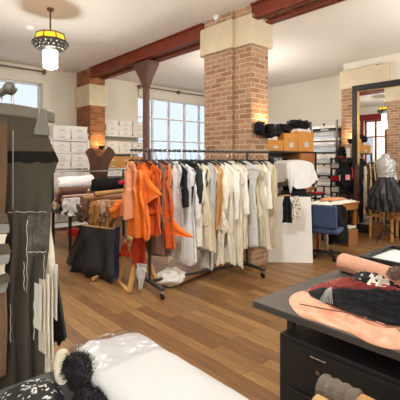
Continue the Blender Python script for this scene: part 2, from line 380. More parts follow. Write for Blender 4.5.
# roller blinds and curtain rails at the back windows
M_blind = mat('cream_blind', (222, 216, 200), 0.85, 0.03)
M_rail = mat('bronze_rail', (110, 92, 72), 0.5, 0.15)
for x0, x1, lab, brs in ((1.4, 3.46, 'bronze curtain rail above the back window beside the pendant lamp', (3.42,)), (6.1, 9.4, 'bronze curtain rail above the wide back window behind the rack', (6.16, 7.6, 9.2))):
    o = thing('curtain_rail', lab, 'curtain rail', (x0, YB - .1, 3.72))
    MB().tube([(x0, YB - .12, 3.70), (x1, YB - .12, 3.70)], .018, 10).build('rail', M_rail, o)
    for b in brs: box(b - .02, b + .02, YB - .14, YB, 3.64, 3.75).build('bracket', M_rail, o, bevel=.004)
o = box(6.15, 9.35, YB - .06, YB - .035, 3.42, 3.66).build('roller_blind', M_blind, smooth=0); tag(o, 'rolled up cream blind across the top of the wide back window', 'blind')
o = box(1.5, 3.42, YB - .06, YB - .035, 3.42, 3.66).build('roller_blind', M_blind, smooth=0); tag(o, 'rolled up cream blind across the top of the narrow back window', 'blind')

# ---------------------------------------------------------------- garments
def interp(rows, t):
    x = t * (len(rows) - 1); i = min(int(x), len(rows) - 2); k = x - i; k = k * k * (3 - 2 * k) * .5 + k * .5
    return [a + (b - a) * k for a, b in zip(rows[i], rows[i + 1])]
def cloth_tube(c, ang, rows, folds=6, depth=.012, seed=0, nphi=48, nr=26, hem=.015):
    """hanging cloth. c: xy; ang: direction of the width axis; rows (z, half width, half thickness, shift along width)"""
    u = Vector((math.cos(ang), math.sin(ang), 0)); w = Vector((-u.y, u.x, 0)); out = []
    for i in range(nr):
        t = i / (nr - 1); z, hw, ht, sh = interp(rows, t); ring = []
        for k in range(nphi):
            ph = 2 * PI * k / nphi; cs, sn = math.cos(ph), math.sin(ph)
            a = math.copysign(abs(cs) ** .8, cs); b = math.copysign(abs(sn) ** .8, sn)
            fo = depth * sm(0.05, .6, t) * (math.sin(folds * ph + seed * 1.7 + 1.1 * math.sin(3.1 * t + seed)) + .6 * math.sin((folds * 2 - 3) * ph + seed * 2.9 + 2 * t))
            wob = 1 + .07 * math.sin(2.2 * t * PI + seed) * t
            p = Vector((c[0], c[1], 0)) + u * (a * hw * wob + sh + fo * a * .6) + w * (b * ht + fo * (.35 + abs(b)))
            zz = z + (hem * t * t * math.sin(3 * ph + seed)) + .008 * nz(a * 6 + seed, t * 9, b)
            p += w * (.022 * nz(a * 2.5, t * 4 + seed * 3.3, 1.7) * min(1, ht / .02) + .02 * nz(a * 7 + seed, t * 15 + seed, b * 2) * min(1, ht / .02)) + u * (.03 * nz(t * 4.5 + seed * 7.1, cs * 1.5, 3) * sm(.08, .4, t) * min(1, hw / .12))
            zz += .03 * t * t * nz(a * 2.2 + seed * 5.7, b * .6, 9) * min(1, hw / .12); ring.append(Vector((p.x, p.y, zz)))
        out.append(ring)
    return out

M_orange = cloth('orange_cloth', (228, 118, 42)); M_orange2 = cloth('deep_orange_cloth', (208, 92, 32)); M_salmon = cloth('salmon_cloth', (224, 152, 112))
M_mauve = cloth('dusty_brown_cloth', (140, 108, 92)); M_tan = cloth('tan_cloth', (206, 158, 98)); M_cream = cloth('cream_cloth', (236, 230, 213))
M_cream2 = cloth('pale_cream_cloth', (241, 238, 229)); M_beige = cloth('beige_cloth', (222, 212, 188)); M_whitec = cloth('white_cloth', (232, 232, 230))
M_greyw = cloth('grey_white_cloth', (206, 206, 204)); M_blackc = cloth('black_cloth', (25, 26, 29)); M_charc = cloth('charcoal_cloth', (42, 46, 50))
M_rustc = cloth('rust_red_cloth', (176, 56, 30))
M_hang = mat('black_hanger_plastic', (28, 28, 30), 0.4, 0.05)

RA = Vector((2.6, 3.80, 0)); RBp = Vector((4.05, 3.55, 0)); RE = (RBp - RA).normalized(); RN = Vector((-RE.y, RE.x, 0)); RZ = 1.67
WANG = math.atan2(RN.y, RN.x)
def rail_at(px):
    a, b = dirx(px)  # intersect ray with the rail line
    det = a * (-RE.y) + b * RE.x
    d = (RA.x * (-RE.y) + RA.y * RE.x) / det
    return Vector((a * d, b * d, 0)), d
def zof(y, d): return EYE - (y - HY) * d / FX
t = thing('clothes_rack', 'dark steel clothes rack on casters packed with orange, black and cream garments', 'clothes rack', (RA + RBp) / 2)
e0 = RA - RE * .24; e1 = RA + RE * 1.9
MB().tube([e0 + Vector((0, 0, RZ)), e1 + Vector((0, 0, RZ))], .015, 12).build('rail', M_iron, t)
for e in (RA, RBp):
    MB().tube([e + Vector((0, 0, .11)), e + Vector((0, 0, RZ))], .018, 12).build('post', M_iron, t)
    ft = MB().bar(e - RN * .36 + Vector((0, 0, .115)), e + RN * .36 + Vector((0, 0, .115)), .045, .035).build('foot', M_iron, t, bevel=.006)
    for s in (-1, 1):
        q = e + RN * (.33 * s)
        cs = MB().tube([q + RE * -.012 + Vector((0, 0, .04)), q + RE * .012 + Vector((0, 0, .04))], .038, 16).build('caster', M_black, t, bevel=.004)
        MB().box(q.x - .02, q.x + .02, q.y - .02, q.y + .02, .07, .1).build('caster_fork', M_chrome, cs, bevel=.004)
MB().bar(RA + Vector((0, 0, .12)), RBp + Vector((0, 0, .12)), .03, .03).build('base_bar', M_iron, t, bevel=.005)

def hanger(p, desc, hw=.19, u=RN, z=RZ, m=M_hang):
    t = thing('clothes_hanger', desc, 'hanger', (p.x, p.y, z), 'hangers on the clothes rack')
    hk = [p + Vector((0, 0, z - .005)) + u * (.022 * math.cos(a)) + Vector((0, 0, .022 * math.sin(a))) for a in [PI * (1.05 - k * .13) for k in range(11)]]
    MB().tube([v for v in hk] + [p + Vector((0, 0, z - .055)), p + Vector((0, 0, z - .115))], .0035, 6).build('hook', M_chrome, t)
    MB().tube([p + u * (hw * s) + Vector((0, 0, z - .112 - .06 * abs(s) ** 1.4)) for s in [-1 + k / 6 for k in range(13)]], .010, 8).build('shoulder_bar', m, t)
    return t
def garment(px, name, label, hlabel, m, ybot, ht=.029, wt=.05, ws=.2, wb=.19, folds=7, depth=.019, seed=0, ztop=None, sleeves=None, extra=None, shift=0, cat='garment', sl_len=.5):
    p, d = rail_at(px); zb = max(zof(ybot, d), .17); zt = (ztop or RZ - .125) - .04 * (.5 + .5 * math.sin(seed * 4.1)); r0 = p
    ang = WANG + .30 + .20 * math.sin(seed * 2.4); U = Vector((math.cos(ang), math.sin(ang), 0)); k_ = 1 + .16 * math.sin(seed * 5.3); ws *= k_; wb *= 1 + .2 * math.sin(seed * 1.9 + 1)
    hanger(p, hlabel, min(ws, .21) * .95, U); p = p - U * (.02 + .035 * math.sin(seed * 3.7))
    rows = [(zt, wt, ht * .6, 0), (zt - .05, ws * .7, ht * .85, 0), (zt - .12, ws, ht, 0), (zt - .3, ws * .86, ht * 1.05, 0), (zt * .5 + zb * .5 - .05, (ws + wb) / 2 * .93, ht * 1.1, shift * .4), (zb, wb, ht * 1.15, shift)]
    rows[3] = tuple(a_ * (1 + .16 * math.sin(seed * 3.1)) if i_ == 1 else a_ for i_, a_ in enumerate(rows[3]))
    b = MB().loops(cloth_tube(p, ang, rows, folds, depth, seed, nphi=64, nr=36))
    o = b.build(name, m, smooth=70); tag(o, label, cat, 'garments on the clothes rack')
    if sleeves:
        for s in sleeves:
            sh = p + U * (s * ws * .86); zz = zt - .11
            pts = [sh + U * (s * (.02 + .035 * sm(0, .6, k / 9))) - RE * .02 * sm(0, .5, k / 9) + Vector((.006 * math.sin(k * 1.9 + seed), 0, zz - sl_len * k / 9)) for k in range(10)]
            MB().tube(pts, lambda q: (.036 + .012 * math.sin(q * 5 + seed)) * (1 - .15 * q), 12).build('sleeve', m, o, smooth=70)
    if name in ('hanging_shirt', 'hanging_blouse', 'hanging_coat', 'hanging_jacket'):
        MB().tube([p + Vector((0, 0, zt - .012)) + U * (.075 * math.cos(2 * PI * k / 16)) + RE * (.034 * math.sin(2 * PI * k / 16)) + Vector((0, 0, -.03 * (1 - math.cos(2 * PI * k / 16)) * .5)) for k in range(17)], .013, 8).build('collar', m, o, smooth=70)
    if name in ('hanging_dress', 'hanging_tunic') and seed % 2 == 0:
        z1 = zt * .42 + zb * .58; ww = ws * .95
        MB().loops(cloth_tube(p, ang, [(z1 + .10, ww * .93, ht * 1.15, shift * .5), (z1 + .02, ww * 1.02, ht * 1.5, shift * .5), (z1 - .12, ww * 1.1, ht * 1.75, shift * .6)], 11, .016, seed + 3, nphi=64, nr=12)).build('ruffle', m, o, smooth=70)
    if extra: extra(o, p, d)
    return o
def flap(tip_px, tip_y, z0, z1, out0, m, nm='panel', back=.0):
    def go(o, p, d):
        tp = at_d(tip_px, tip_y, d - .22); base = p - RE * .05
        a = base + RN * back + Vector((0, 0, z0)); b = base - RN * out0 + Vector((0, 0, z1))
        rows = []
        for i in range(9):
            s = i / 8; q = a.lerp(tp, s); r_ = b.lerp(tp + Vector((0, 0, -.012)), s); wv = RE * (.014 * math.sin(s * 7))
            rows.append([q + wv, q.lerp(r_, .35) + wv - RE * .02, q.lerp(r_, .7) + wv + RE * .01, r_ + wv, r_ + wv + RE * .012, q.lerp(r_, .7) + wv + RE * .022, q.lerp(r_, .35) + wv - RE * .008, q + wv + RE * .012])
        MB().loops(rows).build(nm, m, o, smooth=60)
    return go
def bag(o, p, d):
    rows = [(RZ - .02, .03, .02, 0), (RZ - .1, .16, .034, 0), (RZ - .3, .2, .036, 0), (1.0, .2, .036, 0), (.98, .19, .033, 0)]
    MB().loops(cloth_tube(p, WANG, rows, 7, .006, 3)).build('plastic_cover', M_plastic, o, smooth=70)

garment(131.5, 'hanging_tunic', 'salmon orange long tunic at the very near end of the rail', 'hanger of the salmon tunic at the rail end', M_salmon, 218, wt=.05, ws=.11, wb=.13, seed=1, folds=5, depth=.018)
garment(136.5, 'hanging_skirt', 'bright orange flared skirt second along the rail with wavy hem', 'hanger of the flared orange skirt', M_orange, 236, wt=.1, ws=.15, wb=.29, seed=2, folds=7, depth=.02)
garment(141.5, 'hanging_camisole', 'orange pointed top with a white edged corner reaching out', 'hanger of the pointed orange top', M_orange, 205, ws=.16, wb=.16, seed=3, extra=flap(160.5, 194, 1.55, 1.02, .12, M_orange))
garment(146.5, 'hanging_dress', 'deep orange dress hanging behind the pointed orange top', 'hanger of the deep orange dress', M_orange2, 232, ws=.17, wb=.2, seed=4)
garment(151.5, 'hanging_blouse', 'orange blouse inside a clear plastic cover', 'hanger inside the clear plastic cover', M_orange, 190, ws=.14, wb=.15, seed=5, extra=bag)
garment(156.5, 'hanging_dress', 'long dusty brown dress beside the plastic covered blouse', 'hanger of the dusty brown dress', M_mauve, 254, ws=.16, wb=.16, seed=6)
garment(161.5, 'hanging_dress', 'rust orange narrow dress falling almost to knee height', 'hanger of the rust orange dress', M_orange2, 246, ws=.15, wb=.17, seed=7, extra=flap(192, 237, .98, .70, .12, M_orange))
garment(166, 'hanging_tunic', 'tan tunic between the rust orange dress and a sheer white slip', 'hanger of the tan tunic', M_tan, 226, ws=.15, wb=.14, seed=8)
garment(170.5, 'hanging_slip', 'sheer greyish white slip hanging beside the tan tunic', 'hanger of the sheer white slip', M_greyw, 256, ws=.16, wb=.17, seed=9)
garment(175.5, 'hanging_jacket', 'first black jacket after the orange garments', 'hanger of the first black jacket', M_blackc, 206, ws=.2, wb=.17, seed=10, sleeves=(-1, 1), sl_len=.42)
garment(180.5, 'hanging_shirt', 'long white shirt with printed hem between two black jackets', 'hanger of the long white shirt', M_whitec, 262, ws=.19, wb=.2, seed=11, sleeves=(-1,), sl_len=.55)
garment(186, 'hanging_jacket', 'charcoal jacket on the far side of the long white shirt', 'hanger of the charcoal jacket', M_charc, 203, ws=.2, wb=.17, seed=12, sleeves=(-1, 1), sl_len=.4)
garment(191, 'hanging_blouse', 'cream blouse with a raised collar next to the charcoal jacket', 'hanger of the raised collar blouse', M_cream2, 246, ws=.2, wb=.19, seed=13, sleeves=(-1, 1), sl_len=.38)
garment(196, 'hanging_dress', 'beige cream dress just before the short black waistcoat', 'hanger of the beige cream dress', M_beige, 248, ws=.19, wb=.18, seed=14)
garment(200.5, 'hanging_waistcoat', 'short black waistcoat surrounded by cream garments', 'hanger of the short black waistcoat', M_charc, 200, ws=.19, wb=.16, seed=15)
garment(205, 'hanging_scarf', 'pale grey cloth folded over its hanger with a long white tail', 'hanger carrying the pale grey cloth', M_greyw, 272, ws=.17, wb=.09, seed=16)
garment(209.5, 'hanging_dress', 'ochre tan dress peeking from between pale garments', 'hanger of the ochre dress', M_tan, 226, ws=.17, wb=.16, seed=17)
garment(214, 'hanging_dress', 'long cream dress with pleats beside the ochre dress', 'hanger of the pleated cream dress', M_cream, 262, ws=.19, wb=.2, seed=18, folds=9, sleeves=(-1,))
garment(218.5, 'hanging_blouse', 'pale cream blouse with drooping sleeve in front of the brick pier', 'hanger of the drooping sleeve blouse', M_cream2, 232, ws=.2, wb=.18, seed=19, sleeves=(-1, 1), sl_len=.6)
garment(223, 'hanging_dress', 'long cream dress ending just above the base bar', 'hanger of the dress above the base bar', M_cream, 261, ws=.18, wb=.2, seed=20, folds=8)
garment(227.5, 'hanging_dress', 'layered cream dress with two ruffled tiers at its hem', 'hanger of the ruffled dress', M_cream, 266, ws=.19, wb=.21, seed=21, folds=10, depth=.018)
garment(232, 'hanging_coat', 'cream coat with turned collar after the ruffled dress', 'hanger of the turned collar coat', M_cream2, 246, ws=.21, wb=.19, seed=22, sleeves=(-1, 1), sl_len=.55)
garment(236.5, 'hanging_dress', 'beige dress squeezed between the cream coat and a white shirt', 'hanger of the squeezed beige dress', M_beige, 247, ws=.18, wb=.18, seed=23)
garment(241, 'hanging_shirt', 'greyish white shirt with smooth front near the far end', 'hanger of the smooth greyish shirt', M_greyw, 245, ws=.2, wb=.2, seed=24, folds=4, depth=.007)
garment(245, 'hanging_camisole', 'black top showing as a thin dark strip among white clothes', 'hanger of the thin black top', M_blackc, 226, ws=.17, wb=.17, seed=25)
garment(249, 'hanging_dress', 'ruched beige dress with gathered lower part', 'hanger of the ruched beige dress', M_beige, 243, ws=.18, wb=.19, seed=26, folds=11, depth=.016)
garment(254, 'hanging_dress', 'strappy cream dress third from the far rail end', 'hanger of the strappy dress', M_cream, 247, ws=.16, wb=.19, seed=27, folds=8)
garment(259, 'hanging_blouse', 'white cream blouse second from the far rail end', 'hanger of the blouse second from the far end', M_cream2, 232, ws=.18, wb=.17, seed=28, sleeves=(-1,))
garment(264, 'hanging_dress', 'beige skirted dress at the far end of the rail by the white board', 'hanger at the far rail end', M_beige, 247, ws=.15, wb=.19, seed=29, folds=8)

# things under and beside the rack
def blob(c, r, seed=0, amp=.18, n=(20, 28), freq=2.2):
    rows = []
    for i in range(n[0]):
        th = PI * (.02 + .96 * i / (n[0] - 1)); ring = []
        for k in range(n[1]):
            ph = 2 * PI * k / n[1]; v = Vector((math.sin(th) * math.cos(ph), math.sin(th) * math.sin(ph), -math.cos(th)))
            q = 1 + amp * nz(v.x * freq + seed, v.y * freq, v.z * freq) + amp * .5 * nz(v.x * freq * 3, v.y * freq * 3 + seed, v.z * freq * 3)
            ring.append(Vector((c[0] + v.x * r[0] * q, c[1] + v.y * r[1] * q, max(c[2] + v.z * r[2] * q, c[2] - r[2]))))
        rows.append(ring)
    return MB().loops(rows)
p = at_z(171, 289, 0) + Vector((.08, .1, 0))
t = thing('cloth_bundle', 'bundle of cream cloth tied with string on the floor under the rack', 'cloth bundle', p)
b_ = blob((p.x, p.y, .105), (.19, .15, .10), 3, .25).build('cloth', M_cream2, t, smooth=80)
MB().tube([(p.x + .02 * math.sin(k), p.y + .165 * math.cos(2 * PI * k / 20), .108 + .112 * math.sin(2 * PI * k / 20)) for k in range(21)], .006, 6).build('string', M_beige, t)
def roll(name, label, a, b, r, m, mc=None, cat='fabric roll', group=None, core=True, seed=0, parent=None, wob=.03):
    a = Vector(a); b = Vector(b); n = 14
    pts = [a.lerp(b, k / n) for k in range(n + 1)]
    o = MB().tube(pts, lambda q: r * (1 + wob * math.sin(9 * q + seed)), 20).build(name, m, smooth=50)
    tag(o, label, cat, group)
    if core:
        u = (b - a).normalized()
        MB().tube([a - u * .012, a + u * .05], r * .42, 14).build('core', mc or M_kraft, o)
    return o
pa = at_z(177, 281, .05); pb = at_z(216, 265, .05)
roll('cardboard_tube', 'long cardboard tube lying on the floor under the rack', pa, pb + (pb - pa) * .15, .045, M_kraft, M_kraftbox, 'cardboard tube', wob=0)
# wooden trestle with draped scraps
t = thing('wooden_trestle', 'folding pale wood trestle standing at the near end of the rack', 'trestle', at_z(138, 285, 0))
f1 = at_z(129, 292, .02); f2 = at_z(118.5, 281, .02); f3 = at_z(159, 287, .02); f4 = at_z(150, 276, .02)
ap1 = at_d(139, 246, 4.58); ap2 = at_d(127, 240, 5.0)
MB().bar(f1, ap1, .045, .04).build('leg', M_wood, t, bevel=.003); MB().bar(f2, ap2, .045, .04).build('leg', M_wood, t, bevel=.003)
ap3 = ap1 + Vector((.03, -.02, .02)); ap4 = ap2 + Vector((.03, -.02, .02))
MB().bar(f3, ap3, .045, .04).build('leg', M_wood, t, bevel=.003); MB().bar(f4, ap4, .045, .04).build('leg', M_wood, t, bevel=.003)
MB().bar(f1, f2, .035, .03).build('foot_rail', M_wood, t, bevel=.003); MB().bar(f3, f4, .035, .03).build('foot_rail', M_wood, t, bevel=.003)
MB().bar(ap1 + Vector((.02, 0, .03)), ap2 + Vector((.02, 0, .03)), .04, .04).build('top_rail', M_wood, t, bevel=.003)
c = at_d(139, 250, 4.5)
o = MB().loops(cloth_tube((c.x, c.y), WANG + .6, [(zof(226, 4.5), .03, .02, 0), (zof(238, 4.5), .06, .02, 0), (zof(252, 4.5), .08, .025, 0), (zof(266, 4.5), .10, .03, -.01)], 5, .014, 4)).build('hanging_scrap', M_rustc, smooth=70)
tag(o, 'rust red cloth scrap draped over the wooden trestle', 'cloth')
c = at_d(142, 275, 4.42)
o = MB().loops(cloth_tube((c.x, c.y), WANG + .6, [(zof(264, 4.42), .07, .012, 0), (zof(272, 4.42), .06, .012, .01), (zof(289, 4.42), .012, .01, .02)], 4, .006, 2)).build('hanging_scrap', M_greyw, smooth=70)
tag(o, 'pale grey pointed cloth scrap below the rust red one', 'cloth')
c = at_d(125, 252, 4.9)
o = MB().loops(cloth_tube((c.x, c.y), WANG + .6, [(zof(243, 4.9), .015, .01, 0), (zof(250, 4.9), .06, .012, 0), (zof(256, 4.9), .09, .012, 0)], 4, .006, 6)).build('hanging_scrap', M_rustc, smooth=70)
tag(o, 'small red cloth corner on the far trestle leg', 'cloth')

# white board leaning near the pier, two pieces hung over it
M_board = mat('white_board', (242, 240, 235), 0.7, 0.03, 2)
bl = at_z(268, 262, 0); br_ = at_z(313, 263, 0); up = Vector((.07, .08, 1.0)); nrm = (br_ - bl).cross(up).normalized() * -.018
o = MB().ext([bl, br_, br_ + up * .99, bl + up * .99], nrm).build('foam_board', M_board, smooth=0); tag(o, 'large blank white board leaning beside the brick pier', 'board')
def hung(px, y0, y1, w, d, m, nm, lab, cat, seed):
    c = at_d(px, y0, d); an = math.atan2((br_ - bl).y, (br_ - bl).x)
    o = MB().loops(cloth_tube((c.x, c.y), an, [(zof(y0, d), w * .6, .01, 0), (zof(y0 * .7 + y1 * .3, d), w, .014, 0), (zof(y1, d), w * 1.05, .016, 0)], 5, .006, seed)).build(nm, m, smooth=70)
    tag(o, lab, cat)
M_crochet = spot_mat('crochet_net', (226, 220, 206), (30, 28, 28), 34, .34, .40)
hung(287, 196, 222, .065, 5.62, M_blackc, 'hanging_cloth', 'black cloth piece hanging against the white board', 'cloth', 1)
hung(296, 196, 219, .06, 5.62, M_crochet, 'hanging_crochet', 'black and cream patterned crochet piece hanging against the white board', 'cloth', 2)

# ---------------------------------------------------------------- shelf units with boxes by the back wall
def shelf_unit(name, label, x0, x1, y0, y1, zs, m=M_black, top=None):
    t = thing(name, label, 'shelf', ((x0 + x1) / 2, (y0 + y1) / 2, 0))
    H = top or max(zs)
    for x in (x0, x1 - .035):
        for y in (y0, y1 - .035): box(x, x + .035, y, y + .035, 0, H).build('post', m, t)
    for z in zs: box(x0 + .001, x1 - .001, y0 + .001, y1 - .001, z - .03, z).build('shelf_board', m, t)
    return t
ORD = ['top', 'second', 'third', 'fourth', 'fifth', 'sixth']
def carton(x0, x1, y0, y1, z0, z1, m, label, group, lid=True, face='-y', tagm=M_label, name='storage_box'):
    o = box(x0, x1, y0, y1, z0, z1).build(name, m, bevel=.004); tag(o, label, 'box', group)
    e = .006
    if lid: box(x0 - e, x1 + e, y0 - e, y1 + e, z1 - (z1 - z0) * .32, z1 + .001).build('lid', m, o, bevel=.003)
    k = (z1 - z0)
    if face == '-y': box(x0 + (x1 - x0) * .38, x0 + (x1 - x0) * .66, y0 - .004, y0 + .002, z0 + k * .22, z0 + k * .48).build('label', tagm, o)
    else: box(x0 - .004, x0 + .002, y0 + (y1 - y0) * .38, y0 + (y1 - y0) * .66, z0 + k * .22, z0 + k * .48).build('label', tagm, o)
    return o
shelf_unit('storage_shelf', 'white shelf of pale storage boxes in front of the brick pilaster', 3.16, 4.06, 8.4, 8.78, [.1, .52, .98, 1.40, 1.74, 2.02], M_white, 2.03)
for ri, (z0, z1, tiers) in enumerate(((2.02, 2.33, 2), (1.74, 1.97, 2), (1.40, 1.70, 2), (.98, 1.34, 3), (.52, .78, 2))):
    for tr in range(tiers):
        h = (z1 - z0) / tiers
        for cl in range(2):
            x0 = 3.21 + cl * .41 + R.uniform(-.012, .012); yy = 8.39 + R.uniform(-.02, .02)
            carton(x0, x0 + .39, yy, yy + .3, z0 + tr * h + .001, z0 + (tr + 1) * h - .004, M_boxwhite,
                   'white box, %s of its stack, %s shelf by the pilaster, %s' % (['lowest', 'middle' if tiers == 3 else 'upper', 'upper'][tr], ORD[ri], ('nearer the wall window', 'nearer the bricks')[cl]), 'white boxes by the brick pilaster')
shelf_unit('storage_shelf', 'white shelf of small boxes between the pilaster and the wide window', 4.78, 6.08, 9.1, 9.5, [.5, 1.17, 1.35, 1.76, 2.22], M_white, 2.23)
for ri, (z0, z1, tiers, m, cn) in enumerate(((2.22, 2.62, 3, M_boxwhite, 'white'), (1.76, 2.06, 2, M_boxwhite, 'white'), (1.35, 1.66, 2, M_kraftbox, 'kraft brown'), (1.17, 1.27, 1, M_boxwhite, 'flat white'))):
    for tr in range(tiers):
        h = (z1 - z0) / tiers
        for cl in range(3):
            x0 = 4.83 + cl * .415 + R.uniform(-.01, .01); yy = 9.09 + R.uniform(-.02, .02)
            carton(x0, x0 + .39, yy, yy + .32, z0 + tr * h + .001, z0 + (tr + 1) * h - .004, m,
                   '%s box, %s tier, %s shelf beside the wide window, %s' % (cn, ['lowest', 'middle' if tiers == 3 else 'upper', 'upper'][tr], ORD[ri], ('against the pilaster', 'mid row', 'against the window')[cl]), 'small boxes beside the wide window')

# ---------------------------------------------------------------- table of fabric rolls
TX0, TX1, TY0, TY1, TZ = 2.62, 4.15, 6.0, 7.0, .68
t = thing('roll_table', 'black steel table piled with fabric rolls before the box shelves', 'table', ((TX0 + TX1) / 2, 6.5, 0))
box(TX0, TX1, TY0, TY1, TZ - .05, TZ).build('tabletop', M_black, t, bevel=.004)
for x in (TX0 + .02, TX1 - .06):
    for y in (TY0 + .2, TY1 - .06): box(x, x + .04, y, y + .04, 0, TZ - .05).build('leg', M_black, t)
for x in (TX0 + .02, TX1 - .06): box(x, x + .03, TY1 - .05, TY1 - .02, TZ, 1.36).build('upright', M_black, t)
box(TX0, TX1, TY1 - .05, TY1 - .02, 1.33, 1.36).build('rail', M_chrome, t)
M_magenta = cloth('magenta_cloth', (206, 40, 84)); M_brownc = cloth('brown_cloth', (104, 74, 60)); M_wine = cloth('wine_cloth', (96, 48, 52))
M_golden = cloth('golden_tan_cloth', (176, 126, 70)); M_pinky = cloth('pale_pink_cloth', (206, 168, 150)); M_velvet = cloth('black_velvet', (24, 22, 24))
RL = 'rolls piled on the black steel table'
rs = [  # y, z, r, x0, x1, material, colour words
    (6.08, .75, .07, 2.55, 4.0, M_brownc, 'brown roll lowest at the front edge of the roll table'),
    (6.24, .755, .075, 2.60, 4.0, M_golden, 'golden tan roll lying behind the lowest brown roll'),
    (6.41, .75, .07, 2.66, 3.95, M_wine, 'wine red roll in the bottom layer of the pile'),
    (6.57, .76, .08, 2.62, 3.9, M_charc, 'charcoal roll in the bottom layer of the pile'),
    (6.75, .76, .08, 2.60, 4.0, M_beige, 'beige roll deepest in the bottom layer'),
    (6.15, .895, .065, 2.50, 3.0, M_brownc, 'short brown roll lying on top of the two front rolls'),
    (6.32, .895, .065, 2.58, 3.9, M_pinky, 'pale pinkish roll in the second layer'),
    (6.49, .90, .07, 2.52, 3.8, M_wine, 'dark wine roll in the second layer with exposed core'),
    (6.67, .915, .07, 2.60, 3.9, M_golden, 'golden brown roll in the second layer'),
    (6.40, 1.03, .065, 2.55, 3.0, M_brownc, 'short dark brown roll under the big white roll'),
]
for i, (y, z, r, x0, x1, m, lab) in enumerate(rs):
    z += .008; roll('fabric_roll', lab, (x0, y, z), (x1, y + R.uniform(-.02, .02), z), r, m, group=RL, seed=i)
roll('fabric_roll', 'big white roll topmost on the pile with crumpled paper end', (2.60, 6.62, 1.13), (3.25, 6.66, 1.16), .125, M_whitec, M_greyw, group=RL, seed=5, wob=.06)
roll('fabric_roll', 'thick black velvet roll beside the big white roll', (3.2, 6.45, 1.10), (3.75, 6.5, 1.1), .12, M_velvet, M_velvet, group=RL, seed=6)
roll('fabric_roll', 'magenta roll with a white sheet end near the orange garments', (3.58, 6.2, 1.15), (4.25, 6.25, 1.17), .035, M_magenta, M_whitec, group=RL, seed=2, core=False)
roll('cardboard_tube', 'bare cardboard tube jutting out over the front of the rolls', (2.98, 5.98, .985), (3.95, 5.98, 1.03), .042, M_kraft, M_velvet, 'cardboard tube', wob=0)
roll('cardboard_tube', 'short bare cardboard tube below the black velvet roll', (2.8, 6.03, .93), (3.15, 6.03, .93), .035, M_kraft, M_velvet, 'cardboard tube', wob=0)
# brown leather bodice standing at the back of the table
def px_poly(pts, Y): return [at_Y(x, y, Y) for x, y in pts]
M_leather = mat('brown_leather', (84, 54, 36), 0.55, 0.15, 6, 0.15, 20)
hl = [(86, 152), (89, 148.5), (93, 148), (96, 153), (100, 157), (104, 153), (109, 146.5), (113, 149), (116, 154), (112, 160), (109, 166), (108, 176), (110, 186), (92, 186), (92, 176), (91, 166), (89, 158)]
bz_ = at_Y(100, 180, 7.09); o = thing('leather_bodice', 'brown leather bodice with deep V neck on a stand behind the fabric rolls', 'bodice', (bz_.x, 7.09, 0))
MB().ext(px_poly(hl, 7.06), (0, .06, 0)).build('bodice_front', M_leather, o, bevel=.015, smooth=60)
MB().tube([(bz_.x, 7.09, .02), (bz_.x, 7.09, 1.1)], .015, 10).build('stand_pole', M_black, o); MB().lathe([(.15, 0), (.15, .015), (.02, .03)], (bz_.x, 7.15, 0), 20).build('stand_base', M_black, o)
md = MB().ext(px_poly([(99.4, 158), (100.6, 158), (100.6, 185), (99.4, 185)], 7.05), (0, .02, 0)).build('seam', M_wine, o)
# orange scrap spilling from the rolls
p = at_Y(122, 206, 5.6)
o = MB().loops(cloth_tube((p.x, p.y), .1, [(zof(200, 6.35), .1, .05, .02), (zof(205, 6.35), .17, .07, 0), (zof(210, 6.35), .2, .05, -.03), (zof(216, 6.35), .06, .03, -.12)], 5, .02, 5)).build('hanging_offcut', M_orange, smooth=70); tag(o, 'orange offcut spilling between the rolls and the rack', 'cloth')
for i, (px, y0, y1, w_, m, lab) in enumerate(((72, 203, 217, .11, M_greyw, 'crumpled grey paper end spilling at the corner of the roll table'), (86, 204, 222, .10, M_brownc, 'brown cloth end hanging over the front of the roll table'), (95, 206, 226, .09, M_golden, 'golden tan cloth end hanging over the front of the roll table'), (103, 205, 219, .10, M_pinky, 'pale pink cloth end hanging over the front of the roll table'), (111, 206, 230, .07, M_kraft, 'kraft paper tag hanging beside the orange offcut'))):
    c = at_Y(px, y0, 5.86); dd = FW[0] * c.x + FW[1] * c.y
    o = MB().loops(cloth_tube((c.x, c.y), .15, [(zof(y0 - 5, dd), w_ * 1.2, .03, 0), (zof(y0, dd), w_ * 1.45, .045, 0), (zof((y0 + y1) / 2, dd), w_ * 1.35, .035, .03), (zof(y1 - 4, dd), w_ * 1.15, .012, -.03)], 7, .026, i + 3, hem=.05)).build('hanging_offcut', m, smooth=60); tag(o, lab, 'cloth')
# dark folded cloth draped over a low stand
M_navy = mat('navy_black_leather', (18, 20, 27), 0.36, 0.3, 3, 0.35, 9)
M_navy2 = cloth('navy_cloth', (34, 46, 76))
A0 = at_z(71, 271, .03); A1 = at_z(113, 282, .03); T0 = at_d(83, 223, 5.25); T1 = at_d(117, 227, 5.05)
t = thing('draped_stand', 'low stand draped with shiny navy black leather cloth', 'stand', (A0 + A1) / 2)
bk = Vector((.12, .5, 0)); rows = []
for i in range(16):
    s = i / 15
    th = 1 - abs(2 * s - 1)  # up the front, over, down the back
    lo = (A0.lerp(A1, 0), A1) if s < .5 else (A0 + bk, A1 + bk); row = []
    n = 22
    for k in range(n):
        q = k / (n - 1); a = lo[0].lerp(lo[1], q); b = T0.lerp(T1, q) + (bk * .18 if s > .5 else Vector((0, 0, 0)))
        pnt = a.lerp(b, th ** .9); pnt += Vector((-.7, -.7, 0)) * (.045 * math.sin(q * 13 + 2 + s * 3) * (1 - th) + .035 * nz(q * 5, s * 7, 2)); row.append(pnt)
    rows.append(row)
inner = [[pp + Vector((.012, .012, -.012)) if i < 8 else pp + Vector((-.012, -.012, -.012)) for pp in r_] for i, r_ in enumerate(rows)]
MB().loops([a + b[::-1] for a, b in zip(rows, inner)]).build('leather_cloth', M_navy, t, smooth=70)
bz = (T0 + T1) / 2 + bk * .1
